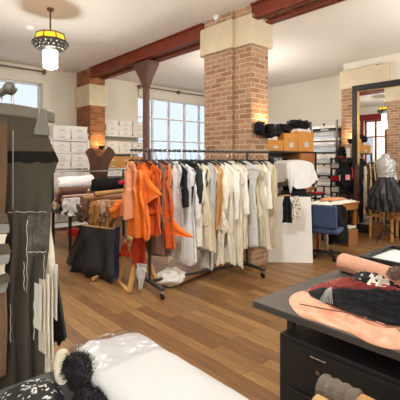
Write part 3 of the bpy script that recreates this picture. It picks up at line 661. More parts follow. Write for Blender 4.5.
MB().bar(T0.lerp(T1, .06) + bk * .09 - Vector((0, 0, .05)), T0.lerp(T1, .94) + bk * .09 - Vector((0, 0, .05)), .035).build('bar', M_wood, t)
for q in (T0.lerp(T1, .12), T0.lerp(T1, .88)):
    for s in (.3, .85): MB().bar(q + bk * .09 - Vector((0, 0, .06)), Vector((q.x, q.y, .0)) + bk * s * .6, .03).build('leg', M_black, t)
# navy strip down the cloth's edge
e = [T1 + Vector((-.01, -.02, 0)), A1 + Vector((.02, -.03, .05))]
MB().loops([[a + Vector((-.05, -.035, 0)), a + Vector((.06, .02, 0)), a + Vector((.06, .035, 0)), a + Vector((-.05, -.02, 0))] for a in (e[0], e[0].lerp(e[1], .5) + Vector((-.02, -.02, 0)), e[1])]).build('navy_edge', M_navy2, t)
p = at_z(90, 277, .03); o = MB().bar(p + Vector((-.02, -.12, 0)), p + Vector((.1, -.05, 0)), .04).build('wood_block', M_kraft, bevel=.004); tag(o, 'small pinkish wood block on the floor before the draped stand', 'wood block')
M_redbox = mat('red_plastic', (190, 24, 24), 0.4, 0.08)
p = at_z(73.5, 237, 0); o = MB().box(p.x - .08, p.x + .1, p.y, p.y + .15, 0, .16).build('red_crate', M_redbox, bevel=.01); tag(o, 'small red plastic crate on the floor under the roll table', 'crate')

# ---------------------------------------------------------------- hanging skirts close to the camera
M_knob = mat('grey_metal', (120, 118, 110), 0.4, 0.1, metal=0.7)
GX, GY = .45, 1.62
t = thing('garment_rail', 'grey garment rail whose rounded end pokes out above the olive skirt', 'garment rail', (GX, 2.3, 0))
MB().tube([(GX, GY + .02, 1.832), (GX, 3.0, 1.832)], .016, 12).build('rail', M_knob, t)
MB().lathe([(.001, -.026), (.017, -.021), (.027, -.007), (.027, .007), (.017, .021), (.001, .026)], (GX, GY, 1.832), 16).build('end_cap', M_knob, t)
for y in (2.35, 2.9): MB().tube([(GX - .04, y, 0.03), (GX - .04, y, 1.822)], .018, 12).build('post', M_knob, t)
box(GX - .3, GX + .2, 2.33, 2.37, 0, .03).build('foot', M_knob, t); box(GX - .3, GX + .2, 2.88, 2.92, 0, .03).build('foot', M_knob, t)
M_olive = cloth('olive_grey_cloth', (82, 77, 64), var=.14, bscale=12); M_refl_band = cloth('dark_reflection_cloth', (34, 31, 26)); M_taupe = cloth('taupe_cloth', (92, 84, 70), var=.12)
M_barg = mat('greyed_wood', (132, 128, 112), 0.6, 0.1, 4, stretch=(1, 1, 1)); M_hangg = mat('grey_clip_metal', (140, 138, 128), 0.45, 0.1, metal=0.3)
def clip_hanger(y, label, x0=.20, x1=.675, z=1.745, zr=1.832):
    t = thing('clip_hanger', label, 'hanger', (GX, y, z), 'clip hangers on the near rail')
    rows = []
    for k in range(15):
        s = k / 14; x = x0 + (x1 - x0) * s; zz = z + .02 * (1 - (2 * s - 1) ** 2) ; h = .026
        rows.append([Vector((x, y - .012, zz - h)), Vector((x, y + .012, zz - h)), Vector((x, y + .012, zz + h)), Vector((x, y - .012, zz + h))])
    MB().loops(rows).build('bar', M_barg, t, bevel=.006)
    for dx in (-.018, .018):
        MB().tube([(GX + dx + .028 * math.cos(a), y, zr - .01 + .03 * math.sin(a)) for a in [PI - k * PI / 8 for k in range(9)]] + [(GX + dx + .024, y, zr - .06), (GX + dx * .3, y, z + .03)], .003, 6).build('hook', M_chrome, t)
    for x in (x0 + .05, x1 - .06):
        MB().loops([[Vector((x - a, y - .02, zz)), Vector((x + a, y - .02, zz)), Vector((x + a, y + .02, zz)), Vector((x - a, y + .02, zz))] for a, zz in ((.018, z + .035), (.018, z - .0), (.034, z - .06), (.034, z - .085))]).build('clip', M_hangg, t, bevel=.005)
    return t
clip_hanger(1.75, 'grey clip hanger holding the olive skirt')
sk = thing('hanging_skirt', 'olive grey wrap skirt with glass reflections coloured into its top and frayed cream strips on a clip hanger', 'garment', (GX, 1.75, .7))
def sheet(y, edge, z_rows, xl, m, nm, par, th=.012, seed=0, amp=.02, fold=9):
    """hanging flat panel facing the camera; edge(z) gives its far-side x"""
    rows = []
    for z in z_rows:
        xr = edge(z); n = 30; fr = []; bk_ = []
        for k in range(n):
            s = k / (n - 1); x = xl + (xr - xl) * s
            dy = amp * sm(1.7, .9, z) * math.sin(fold * s * PI + seed + z * 1.3) + .008 * nz(x * 8, z * 4, seed)
            fr.append(Vector((x, y + dy - th / 2, z))); bk_.append(Vector((x, y + dy + th / 2, z)))
        rows.append(fr + bk_[::-1])
    return MB().loops(rows).build(nm, m, par, smooth=60)
def edge_px(pts, Y):
    q = sorted([(at_Y(x, y, Y).z, at_Y(x, y, Y).x) for x, y in pts])
    def f(z):
        if z <= q[0][0]: return q[0][1]
        for (a, xa), (b, xb) in zip(q, q[1:]):
            if a <= z <= b: return xa + (xb - xa) * (z - a) / (b - a)
        return q[-1][1]
    return f
def zr(z0, z1, n=16): return [z0 + (z1 - z0) * k / (n - 1) for k in range(n)]
eo = edge_px([(42, 122), (50, 142), (58.5, 160), (52, 178), (51, 200), (49, 222), (47, 250), (44, 268), (42, 290), (42, 330), (44, 400)], 1.75)
def Zy(y, px=45, Y=1.75): return at_Y(px, y, Y).z
sheet(1.75, eo, zr(Zy(152), Zy(118)), .19, M_taupe, 'waist_reflection', sk, seed=1, amp=.005)  # pale window-glass reflection, put into the colour of the skirt top
sheet(1.75, eo, zr(Zy(163), Zy(151.5), 6), .19, M_refl_band, 'reflection_band', sk, th=.014, seed=1, amp=.006)  # dark band of the glass reflection, painted as a strip of cloth
sheet(1.75, eo, zr(.46, Zy(162), 40), .19, M_olive, 'skirt_body', sk, seed=1, amp=.03, fold=13)
M_thread = cloth('pale_thread', (222, 216, 204))
def threads(par, pts, r=.0014):
    b = MB()
    for a in pts: b.tube(a, r, 5)
    return b.build('frayed_thread', M_thread, par, smooth=60)
def wig(x, y0, y1, Y, n=10, amp=.5): return [at_Y(x + amp * math.sin(k * 1.7 + x), y0 + (y1 - y0) * k / (n - 1), Y) for k in range(n)]
threads(sk, [wig(27, 220, 292, 1.72, 14), wig(24, 262, 290, 1.72)])
threads(sk, [[at_Y(8 + k * 4, 212 + .6 * math.sin(k * 2), 1.735) for k in range(11)]])
threads(sk, [[at_Y(28 + k * 3, 252 + 1.2 * math.sin(k * 3), 1.72) for k in range(7)], wig(44, 255, 285, 1.72, 10)])
threads(sk, [[at_Y(13, 130 + k * 12, 1.735) for k in range(12)]], .0012)
# translucent plastic pocket on the skirt front
sheet(1.725, lambda z: at_Y(50, 240, 1.725).x, zr(Zy(254, 45, 1.725), Zy(214, 45, 1.725), 10), at_Y(27, 240, 1.725).x, clear('soft_pocket_film', (.93, .92, .9), .06, .3, .4), 'plastic_pocket', sk, th=.006, seed=4, amp=.004)
bs = sheet(1.66, lambda z: at_Y(5.5 + 1.5 * math.sin(z * 9), 240, 1.66).x, zr(.70, 1.70, 20), .1, cloth('brown_reflection_cloth', (112, 86, 62), var=.1), 'reflection_strip', None, seed=2, amp=.01)  # brown reflection on the shop glass, modelled as a strip of cloth
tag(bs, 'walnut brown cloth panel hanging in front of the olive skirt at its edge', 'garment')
clip_hanger(1.90, 'grey clip hanger holding the frayed cream overskirt', z=1.74)
ec = edge_px([(40, 125), (46, 200), (51, 225), (55, 250), (57, 278), (55, 300), (53, 350)], 1.9)
fs = thing('hanging_overskirt', 'cream overskirt peeking out from behind the olive skirt', 'garment', (GX, 1.9, .6))
sheet(1.9, ec, zr(at_Y(50, 300, 1.9).z, 1.72, 20), .25, M_cream, 'skirt_body', fs, seed=3, amp=.02)
for i, (x0, x1, yb, m, nm) in enumerate(((36.5, 39.5, 330, M_cream, 'strip'), (40.5, 44, 352, M_beige, 'strip'), (45, 48.5, 372, M_cream, 'strip'), (49, 52, 360, M_cream, 'strip'), (53, 55.5, 318, M_cream2, 'strip'))):
    sheet(1.70 - .004 * i, lambda z, x1=x1: at_Y(x1, 300, 1.70).x, zr(at_Y(x0, yb, 1.70).z, at_Y(x0, 284 - 5 * i, 1.70).z, 14), at_Y(x0, 300, 1.70).x, m, nm, sk, th=.006, seed=i, amp=.03, fold=1.4)
threads(sk, [wig(10.5, 304, 342, 1.70), wig(34, 300, 340, 1.69), wig(47, 318, 366, 1.67)])
clip_hanger(2.04, 'grey clip hanger holding the ragged charcoal green underskirt', z=1.74)
M_dgreen = cloth('charcoal_green_cloth', (50, 56, 52))
eg = edge_px([(44, 130), (50, 220), (56, 265), (62, 310), (65.5, 335), (66, 345)], 2.04)
us = thing('hanging_underskirt', 'ragged charcoal green underskirt behind the cream overskirt', 'garment', (GX, 2.04, .6))
sheet(2.04, eg, zr(at_Y(60, 338, 2.04).z, 1.72, 22), .3, M_dgreen, 'skirt_body', us, seed=5, amp=.02, fold=14)
for i in range(4):
    x0 = 51 + i * 3.6
    sheet(2.04 + .003 * i, lambda z, x1=x0 + 3.2: at_Y(x1, 338, 2.04).x, zr(at_Y(x0, 346 - (i % 2) * 4, 2.04).z, at_Y(x0, 330, 2.04).z, 5), at_Y(x0, 338, 2.04).x, M_dgreen, 'rag', us, seed=i, amp=.01, fold=2)
M_greyp_tab = cloth('grey_tab_cloth', (146, 142, 134))
t = thing('hanging_patchwork', 'strip of pale grey cloth tabs hanging low over the brown reflection strip', 'garment', (.2, 1.62, .9))
for i in range(8):
    ya = 214 + i * 10; x1 = 9 - (i % 3) * 1.6
    sheet(1.63 - .003 * (i % 2), lambda z, x1=x1: at_Y(x1, 250, 1.63).x + .006 * math.sin(z * 60), zr(at_Y(5, ya + 9, 1.63).z, at_Y(5, ya, 1.63).z, 6), .12, (M_taupe, M_greyp_tab, M_beige)[i % 3], 'tab', t, th=.01, seed=i, amp=.012, fold=4)

# ---------------------------------------------------------------- display table with the wrapped bolt
t = thing('display_table', 'low black display table under the plastic wrapped white bolt', 'table', (.6, .5, 0))
box(.33, .905, -.3, 1.47, .72, .75).build('tabletop', M_blackdesk, t, bevel=.004)
for x in (.36, .84):
    for y in (-.25, 1.38): box(x, x + .04, y, y + .04, 0, .72).build('leg', M_blackdesk, t)
M_bolt = mat('white_bolt_cloth', (196, 195, 192), 0.5, 0.03, 4, 0.5, 9, coat=0.15)
bt = thing('fabric_bolt', 'flat white fabric bolt wrapped in clear plastic on the display table', 'fabric bolt', (.7, .8, .75))
def bolt(gr, y0, y1, wr, seed):
    rows = []
    n = 34
    for i in range(30):
        s = i / 29; y = y0 + (y1 - y0) * s
        end = min(1, (y1 - y) / .09 + .02) ** .5
        cx = .715 + .012 * s; hw = (.165 - .02 * s) * (.82 + .18 * end) + gr; hh = .052 * (.35 + .65 * end) + gr; ring = []
        for k in range(n):
            a = 2 * PI * k / n; ca, sa = math.cos(a), math.sin(a)
            u = math.copysign(abs(ca) ** .45, ca) * hw; v = math.copysign(abs(sa) ** .5, sa) * hh
            wv = wr * (nz(u * 14 + seed, y * 9, 0) + .6 * nz(u * 34, y * 22 + seed, 2)) * (.4 + sm(.6, 1, s) * 1.6)
            ring.append(Vector((cx + u, y + wv * .6, .752 + .055 + v + (wv if sa > -.3 else 0))))
        rows.append(ring)
    return MB().loops(rows)
bolt(0, .25, 1.42, .006, 1).build('bolt_cloth', M_bolt, bt, smooth=80)
bolt(.006, 1.16, 1.445, .012, 4).build('plastic_wrap', M_plastic, bt, smooth=80)
M_floral = spot_mat('floral_print', (26, 27, 24), (206, 204, 194), 30, .26, .34, wob=2.2)
def patch(outline, z0, h, seed, m, nm, parent=None, fr=(9, 3), rings=40, wr=.6, ang=0.0, n=170, thin=.004):
    """crumpled cloth lying on a surface; outline: world xy points"""
    P = [Vector((q[0], q[1], 0)) for q in outline]; k = len(P); out = []
    for i in range(n):  # closed Catmull-Rom outline
        x = i / n * k; j = int(x); f = x - j; a, b, c, d = P[(j - 1) % k], P[j % k], P[(j + 1) % k], P[(j + 2) % k]
        out.append(.5 * ((2 * b) + (c - a) * f + (2 * a - 5 * b + 4 * c - d) * f * f + (3 * b - a - 3 * c + d) * f ** 3))
    cen = sum(P, Vector()) / k; rows = []
    ca, sa = math.cos(ang), math.sin(ang)
    for r_ in range(rings + 1):
        s = max(r_ / rings, .02); row = []
        for q in out:
            p = cen.lerp(q, s); u = ca * p.x + sa * p.y; v = -sa * p.x + ca * p.y
            ph = v * fr[0] * 6.28 + 4.5 * nz(u * fr[1], v * 3.5, seed); fo = .5 + .32 * (1 - 2 * abs(math.sin(ph * .5 + .7 * nz(u * 5, v * 5, seed + 8)))) + .35 * nz(u * fr[1] * 3, v * fr[0] * 1.2, seed + 3) + .22 * nz(u * 30, v * 30, seed)
            row.append(Vector((p.x, p.y, z0 + thin + h * (1 - s ** 5) * (1 - wr + wr * fo))))
        rows.append(row)
    bot = [Vector((q.x, q.y, z0)) for q in out]
    return MB().loops(rows + [bot]).build(nm, m, parent, smooth=75)
def xy(pts, z): return [tuple(at_z(x, y, z))[:2] for x, y in pts]
o = patch(xy([(2, 390), (14, 383), (30, 377), (47, 374), (58, 379), (64, 392), (60, 410), (30, 425), (6, 412)], .775), .752, .04, 3, M_floral, 'floral_cloth', fr=(9, 4)); tag(o, 'black cloth with white floral print lying on the display table', 'cloth')
o = patch(xy([(54, 356), (62, 349), (70, 352), (74, 362), (66, 376), (56, 374)], .78), .752, .06, 5, M_beige, 'beige_cloth', fr=(22, 6), wr=.85); tag(o, 'crumpled beige cloth at the end of the white bolt', 'cloth')
def fuzz(c, r, m, nm, lab, cat, seed, nh=1500, L=.022, core=True):
    o = blob(c, r, seed, .2).build(nm, m, smooth=80); tag(o, lab, cat)
    b = MB(); rr = random.Random(seed)
    for _ in range(nh):
        v = Vector((rr.gauss(0, 1), rr.gauss(0, 1), rr.gauss(0, 1))).normalized()
        if v.z < -.3: continue
        p = Vector((c[0] + v.x * r[0], c[1] + v.y * r[1], c[2] + v.z * r[2])); d = (v + Vector((rr.uniform(-.8, .8), rr.uniform(-.8, .8), rr.uniform(-.5, .3)))).normalized() * L * rr.uniform(.5, 1.2)
        s = d.cross(Vector((rr.random(), rr.random(), rr.random()))).normalized() * .0016
        b.add([p - s, p + s, p + d], [(0, 1, 2)])
    f = b.build('fur', m, o, smooth=0); f['kind'] = 'stuff'
    return o
M_fur = mat('black_fur', (24, 22, 22), 0.8, 0.2)
c = at_z(80, 372, .81); fuzz((c.x - .0, c.y - .01, .81), (.05, .10, .055), M_fur, 'fur_collar', 'black fur collar lying against the white bolt', 'fur collar', 4)
c = at_z(90, 396, .79); fuzz((c.x - .02, c.y - .06, .792), (.05, .08, .04), M_fur, 'fur_cuff', 'smaller black fur piece near the table edge below the collar', 'fur piece', 9)

# ---------------------------------------------------------------- black desk with clothes
DX0, DX1, DY0, DY1 = 1.69, 3.75, -.7, 1.44
t = thing('work_desk', 'large black desk covered with folded clothes', 'desk', (2.7, .4, 0))
box(DX0, DX1, DY0, DY1, .712, .75).build('desktop', M_blackdesk, t, bevel=.003)
for x in (1.955, DX1 - .1):
    for y in (DY0 + .05, DY1 - .09): box(x, x + .035, y, y + .045, 0, .712).build('leg', M_cab, t, bevel=.003)
t = thing('drawer_cabinet', 'black drawer cabinet standing beneath the desk edge', 'cabinet', (2.1, .5, 0))
box(1.79, 2.5, -.3, 1.325, 0, .575).build('body', M_cab, t, bevel=.004)
for z0, z1 in ((.06, .30), (.32, .55)):
    for y0, y1 in ((.60, 1.27), (-.25, .57)):
        d_ = box(1.778, 1.792, y0, y1, z0, z1).build('drawer', M_cab, t, bevel=.004)
        ym = y1 - .20; MB().box(1.765, 1.78, ym - .045, ym + .045, z1 - .028, z1 - .018).build('handle', M_chrome, d_, bevel=.003)
        MB().tube([(1.765, ym, z1 - .09), (1.78, ym, z1 - .09)], .012, 12).build('keyhole', M_chrome, d_)
M_peach = mat('peach_satin', (232, 172, 138), 0.42, 0.06, 6, 0.15, 20, sheen=.2); M_maroon = mat('maroon_satin', (158, 66, 62), 0.45, 0.14, 8, 0.2, 24, sheen=.2)
o = patch(xy([(289, 297), (300, 289), (322, 290), (360, 300), (420, 312), (440, 345), (400, 346), (372, 340), (352, 330), (334, 324), (316, 318), (298, 311)], .77), .751, .045, 1, M_peach, 'satin_skirt', fr=(17, 3), ang=1.44, wr=.85); tag(o, 'peach satin skirt spread along the front edge of the black desk', 'garment')
s_ = o
ln = MB().tube([at_z(x, y, .792) for x, y in ((300, 304), (325, 309), (350, 313), (375, 322), (400, 331))], .003, 6).build('seam', mat('peach_seam', (120, 74, 58), .7), s_)
o = patch(xy([(309, 288), (330, 286), (370, 289), (420, 291), (440, 318), (400, 320), (375, 317), (350, 309), (333, 301), (318, 296)], .81), .788, .05, 2, M_blackc, 'knit_jumper', fr=(14, 4), ang=1.7, wr=.9); tag(o, 'black knitted jumper lying on top of the peach skirt', 'garment')
o = patch(xy([(303, 283), (320, 276), (345, 274), (368, 278), (420, 286), (430, 294), (370, 291), (340, 290), (315, 289)], .82), .755, .07, 6, M_maroon, 'satin_blouse', fr=(26, 2.5), ang=-.97, wr=.8); tag(o, 'pleated maroon satin blouse behind the black jumper', 'garment')
roll('fabric_roll', 'thick peach pink fabric roll lying across the desk', (2.63, 1.39, .815), (2.24, -.1, .815), .062, cloth('peach_felt', (214, 160, 134)), M_peach, core=False, seed=2)
M_lace = spot_mat('black_lace', (22, 22, 24), (196, 186, 176), 30, .20, .26, wob=.8)
o = patch(xy([(346, 284), (351, 272), (362, 265), (380, 267), (420, 276), (420, 286), (392, 284), (370, 284), (356, 286)], .80), .752, .085, 8, M_lace, 'lace_garment', fr=(9, 3), ang=-.97, wr=.45); tag(o, 'black lace garment with pale openwork in front of the peach roll', 'garment')
o = patch(xy([(365, 281), (371, 271), (383, 270), (390, 275), (388, 283), (375, 285)], .82), .79, .045, 9, M_cream2, 'white_cloth', fr=(18, 8), wr=.85); tag(o, 'small crumpled white cloth on the lace garment', 'cloth')
c = at_z(398, 277, .83); fuzz((c.x, c.y, .84), (.055, .055, .045), mat('taupe_fur', (138, 118, 104), .8, .15), 'fur_pompom', 'fluffy taupe fur ball next to the white cloth', 'fur ball', 5)
# plastic tag on the jumper
tp = at_z(331, 287, .845); w = MB()
for k in range(9):
    e_ = at_z(318 + 1.8 * k, 303.5 + .8 * math.sin(k), .825); w.tube([tp, tp.lerp(e_, .4) + Vector((0, 0, .018)), e_], .0016, 5)
o = w.build('strand_tassel', mat('silver_grey_strand', (170, 170, 168), .4)); tag(o, 'fan of thin silver grey strands lying on the black jumper', 'tassel')
# shallow tray with white lining
t = thing('display_tray', 'black tray with white lining at the far corner of the desk', 'tray', (3.26, 1.1, .75))
x0, x1, y0, y1 = 2.96, 3.56, .62, 1.43
w = MB(); w.box(x0, x1, y0, y0 + .03, .751, .80); w.box(x0, x1, y1 - .03, y1, .751, .80); w.box(x0, x0 + .03, y0 + .03, y1 - .03, .751, .80); w.box(x1 - .03, x1, y0 + .03, y1 - .03, .751, .80)
w.build('rim', M_black, t, bevel=.003); box(x0 + .03, x1 - .03, y0 + .03, y1 - .03, .751, .768).build('lining', M_white, t)
# paper rolls in front of the cabinet
M_greyp = mat('crumpled_grey_paper', (122, 110, 98), .85, .2, 10, .8, 30)
t = thing('kraft_roll', 'kraft paper roll with crumpled grey paper around its end before the cabinet', 'paper roll', (1.45, .5, .55))
a = Vector((1.475, .86, .588)); b = Vector((1.45, -.1, .588))
MB().tube([a.lerp(b, k / 10) for k in range(11)], .047, 20).build('kraft_paper', M_kraft, t)
u = (b - a)
MB().tube([a - u * .012 + u * .17 * k / 12 for k in range(13)], lambda q: .055 + .004 * math.sin(q * 23), 20).build('grey_paper', M_greyp, t)
roll('kraft_roll', 'yellowish kraft roll lying beside the grey ended one', (1.362, .835, .574), (1.345, -.1, .574), .044, mat('yellow_kraft', (206, 172, 110), .8, .08), cat='paper roll', wob=0)
o = thing('low_bench', 'low wooden bench carrying the kraft rolls', 'bench', (1.42, .4, 0))
box(1.28, 1.56, -.15, .80, .49, .529).build('seat', M_wood, o)
for x in (1.31, 1.5):
    for y in (-.13, .74): box(x, x + .04, y, y + .04, 0, .49).build('leg', M_wood, o)

# ---------------------------------------------------------------- back right: racks, sewing table, shelves
UX0, UX1, UY0, UY1 = 5.78, 7.55, 4.6, 5.1
t = shelf_unit('garment_cupboard', 'open dark garment cupboard with orange cartons on top behind the sewing table', UX0, UX1, UY0, UY1, [.12, 1.74], M_black, 1.74)
box(UX0 + .04, UX1 - .04, UY1 - .03, UY1 - .02, .12, 1.71).build('back_panel', mat('dark_slate_panel', (70, 76, 84), .6), t)
box(6.95, 6.98, UY0 + .04, UY1 - .04, .12, 1.71).build('divider', M_tablewood, t); box(6.98, UX1 - .04, UY0 + .02, UY0 + .05, .9, 1.71).build('side_door', M_tablewood, t)
MB().tube([(UX0 + .04, 4.85, 1.62), (6.95, 4.85, 1.62)], .012, 10).build('rail', M_chrome, t)
for i, (x, m, w_, lab) in enumerate(((5.98, M_charc, .15, 'charcoal garment hanging in the cupboard nearest the pier'), (6.22, M_navy2, .15, 'navy garment hanging in the cupboard beside the pale one'), (6.4, M_cream, .1, 'pale cream garment hanging in the dark cupboard'), (6.56, M_greyw, .09, 'pale grey garment hanging in the dark cupboard'), (6.78, M_charc, .15, 'charcoal garment hanging beside the cupboard divider'))):
    o = MB().loops(cloth_tube((x, 4.85), PI / 2 - .5, [(1.60, .03, .02, 0), (1.54, w_, .035, 0), (1.2, w_ * .95, .04, 0), (.7, w_, .045, 0)], 5, .012, i)).build('hanging_garment', m, smooth=70); tag(o, lab, 'garment', 'garments in the dark cupboard')
Mo = mat('orange_carton', (204, 142, 66), .75, .06)
for i, (x0, x1, z1, lab) in enumerate(((5.84, 6.36, 1.95, 'low orange brown carton at the pier end of the cupboard top'), (6.38, 6.86, 2.10, 'taller orange brown carton in the middle of the cupboard top'), (6.88, 7.46, 2.16, 'longest orange brown carton at the shelf end of the cupboard top'))):
    o = carton(x0, x1, 4.62, 5.0, 1.741, z1, Mo, lab, 'cartons on the cupboard', face='-y', tagm=M_label)
carton(5.55 + .3, 6.2, 4.64, 4.98, 1.955, 2.02, M_boxwhite, 'flat white box lying on the low orange carton', 'flat boxes on the cartons', lid=False)
carton(6.9, 7.4, 4.64, 4.98, 2.165, 2.22, M_boxwhite, 'flat white box lying on the longest orange carton', 'flat boxes on the cartons', lid=False)
for i, (x, zb, lab) in enumerate(((6.0, 2.021, 'black leather bag lying on the flat white box near the pier'), (6.3, 2.021, 'black leather bag leaning beside the low carton'), (6.62, 2.105, 'black leather bag on the middle carton'), (7.02, 2.221, 'black rolled bag on the longest carton'), (7.3, 2.221, 'black rolled bag furthest along the cupboard top'))):
    bg_ = blob((x, 4.8, zb + .1), (.2, .14, .1), i + 20, .35, freq=3).build('leather_bag', M_blackc, smooth=80); tag(bg_, lab, 'bag', 'black bags on the cupboard')
    MB().tube([(x - .1 + .2 * k / 10, 4.68, zb + .14 + .06 * math.sin(PI * k / 10)) for k in range(11)], .008, 6).build('strap', M_blackc, bg_)
# clamp lamps that wash the brick with warm light
def clamp_lamp(p, dirv, label, e):
    t = thing('clamp_lamp', label, 'lamp', p, 'clamp lamps on the brickwork')
    dv = Vector(dirv); q = p + dv * .16
    MB().bar(p, q, .02).build('arm', M_black, t)
    MB().lathe([(.03, -.05), (.06, 0), (.075, .05), (.07, .05), (.05, 0)], q, 16).build('shade', M_black, t)
    l = bpy.data.lights.new('clamp_bulb', 'POINT'); l.energy = e; l.color = (1, .66, .34); l.shadow_soft_size = .04
    lo = bpy.data.objects.new('clamp_bulb', l); C.objects.link(lo); lo.location = q + Vector((0, 0, .09))
clamp_lamp(Vector((4.50, 3.67, 2.03)), (.1, -1, 0), 'black clamp lamp on the pier above the rack end', 5)
clamp_lamp(Vector((4.50, 8.82, 1.86)), (0, -1, 0), 'clamp lamp on the pilaster behind the leather bodice', 6)
clamp_lamp(Vector((8.45, 4.2, 1.98)), (-1, 0, 0), 'clamp lamp on the brickwork beside the tall mirror', 5)
o = blob((4.40, 3.60, 2.02), (.11, .07, .10), 31, .4, freq=3).build('hanging_pouch', M_blackc, smooth=80); tag(o, 'black leather pouch hanging on the pier corner above the rack end', 'pouch')
o = blob((4.62, 3.59, 1.97), (.1, .075, .085), 33, .4, freq=3).build('hanging_pouch', M_blackc, smooth=80); tag(o, 'black leather pouch hanging on the pier beside the cartons', 'pouch')
# sewing table with cloth covered machine
t = thing('sewing_table', 'dark sewing table behind the leaning white board', 'table', (6.1, 4.2, 0))
box(5.4, 6.85, 3.97, 4.5, .88, .92).build('tabletop', M_black, t, bevel=.003)
for x in (5.43, 6.78):
    for y in (3.99, 4.44): box(x, x + .04, y, y + .04, 0, .88).build('leg', M_black, t)
rows = []
X0, X1, Y0, Y1 = 5.72, 6.58, 4.03, 4.42
def hemz(a):  # the cover hangs lower at its corners
    return 1.16 - .20 * math.cos(4 * a + PI) ** 2 * (1 if math.cos(4 * a + PI) > 0 else .25) - .08 * math.sin(a * 3 + .6)
for q, g in [(0, .045), (.12, .04), (.3, .03), (.5, .018), (.75, .006), (.93, 0), (1, -.012), (1.02, -.06), (1.03, -.13)]:
    ring = []; n = 96
    for k in range(n):
        a = 2 * PI * k / n; ca, sa = math.cos(a), math.sin(a); ga = g + .02 * max(0, 1 - q) * math.sin(11 * a + 1) + .012 * max(0, 1 - q) * math.sin(23 * a)
        x = (X0 + X1) / 2 + ((X1 - X0) / 2 + ga) * math.copysign(abs(ca) ** .28, ca); y = (Y0 + Y1) / 2 + ((Y1 - Y0) / 2 + ga) * math.copysign(abs(sa) ** .28, sa)
        top = 1.50 + .05 * math.sin((x - X0) * 4.2) + .015 * nz(x * 6, y * 6)
        ring.append(Vector((x, y, hemz(a) * (1 - q) + top * q)))
    rows.append(ring)
o = MB().loops(rows).build('dust_cover', cloth('white_cover', (226, 226, 224)), smooth=75); tag(o, 'white cloth cover draped over the machine on the sewing table', 'cover')
t = thing('sewing_machine', 'dark machine mostly hidden under the white cloth cover', 'sewing machine', (6.1, 4.2, .92))
box(5.86, 6.42, 4.13, 4.31, .921, 1.0).build('bed', M_charc, t, bevel=.01); box(6.2, 6.38, 4.14, 4.30, 1.0, 1.42).build('column', mat('blue_grey_enamel', (64, 76, 92), .4), t, bevel=.02)
for i, (x, m, lab) in enumerate(((5.52, M_kraftbox, 'small brown folder on the sewing table'), (6.6, M_redbox, 'red folder at the end of the sewing table'))):
    o = box(x - .1, x + .2, 3.98, 4.02 + .06, .921, .945).build('folder', m, bevel=.003); tag(o, lab, 'folder')
# wooden cutting table with fabric and the chair
t = thing('cutting_table', 'wooden table heaped with pale fabric in front of the shelves', 'table', (6.6, 3.7, 0))
box(5.86, 7.3, 3.5, 3.94, .72, .76).build('tabletop', M_tablewood, t, bevel=.004); box(5.9, 7.26, 3.52, 3.545, .62, .72).build('apron', M_tablewood, t)
for x in (5.9, 7.2):
    for y in (3.55, 3.87): box(x, x + .05, y, y + .05, 0, .72).build('leg', M_tablewood, t)
o = patch([(5.84, 3.8), (5.86, 3.5), (6.2, 3.46), (6.7, 3.49), (7.2, 3.5), (7.2, 3.8), (6.8, 3.92), (6.1, 3.92)], .761, .06, 4, M_cream, 'fabric_length', fr=(9, 5), wr=.8); tag(o, 'cream fabric heaped across the wooden table', 'cloth')
o = patch([(6.3, 3.72), (6.5, 3.58), (6.95, 3.6), (6.9, 3.8), (6.5, 3.86)], .826, .035, 7, M_salmon, 'fabric_length', fr=(6, 3)); tag(o, 'salmon pink fabric lying on the cream heap', 'cloth')
p = at_d(327, 200, 6.15); p.z = 0
M_bluech = mat('blue_chair_fabric', (58, 76, 112), .7, .12, 6)
t = thing('office_chair', 'blue office chair with black jacket on its back at the wooden table', 'chair', p)
for k in range(5):
    a = 2 * PI * k / 5 + .3; q = p + Vector((.27 * math.cos(a), .27 * math.sin(a), .06))
    lg = MB().bar(p + Vector((0, 0, .10)), q + Vector((0, 0, .01)), .04, .03).build('leg', M_black, t); MB().tube([q + Vector((-.012, 0, -.03)), q + Vector((.012, 0, -.03))], .03, 12).build('caster', M_black, lg)
MB().tube([p + Vector((0, 0, .08)), p + Vector((0, 0, .42))], .025, 12).build('column', M_chrome, t)
MB().box(p.x - .23, p.x + .23, p.y - .22, p.y + .22, .41, .49, rz=.3).build('seat', M_bluech, t, bevel=.03, seg=3)
MB().box(p.x - .25, p.x - .17, p.y - .2, p.y + .2, .5, .86, rz=.3, piv=(p.x, p.y)).build('backrest', M_bluech, t, bevel=.03, seg=3)
c = p + Vector((.2, -.06, 0))
o = MB().loops(cloth_tube((c.x, c.y), -.35, [(.83, .08, .05, 0), (.78, .19, .07, 0), (.5, .19, .08, .02), (.22, .17, .08, .03)], 5, .02, 8)).build('hanging_jacket', M_velvet, smooth=70); tag(o, 'black jacket hanging over the side of the blue office chair', 'garment')
p = at_z(353, 246, 0)
o = box(p.x - .15, p.x + .2, p.y, p.y + .32, 0, .29).build('wooden_crate', mat('brown_crate', (150, 98, 58), .7, .12), bevel=.006); tag(o, 'brown crate with books on top under the wooden table', 'crate')
o = box(p.x - .13, p.x + .14, p.y + .04, p.y + .26, .291, .315).build('book', mat('green_cover', (84, 140, 62), .6), bevel=.003); tag(o, 'green book lying on the brown crate', 'book')
o = box(p.x - .08, p.x + .17, p.y + .03, p.y + .25, .316, .34).build('book', M_boxwhite, bevel=.003); tag(o, 'white book lying on the green book', 'book')

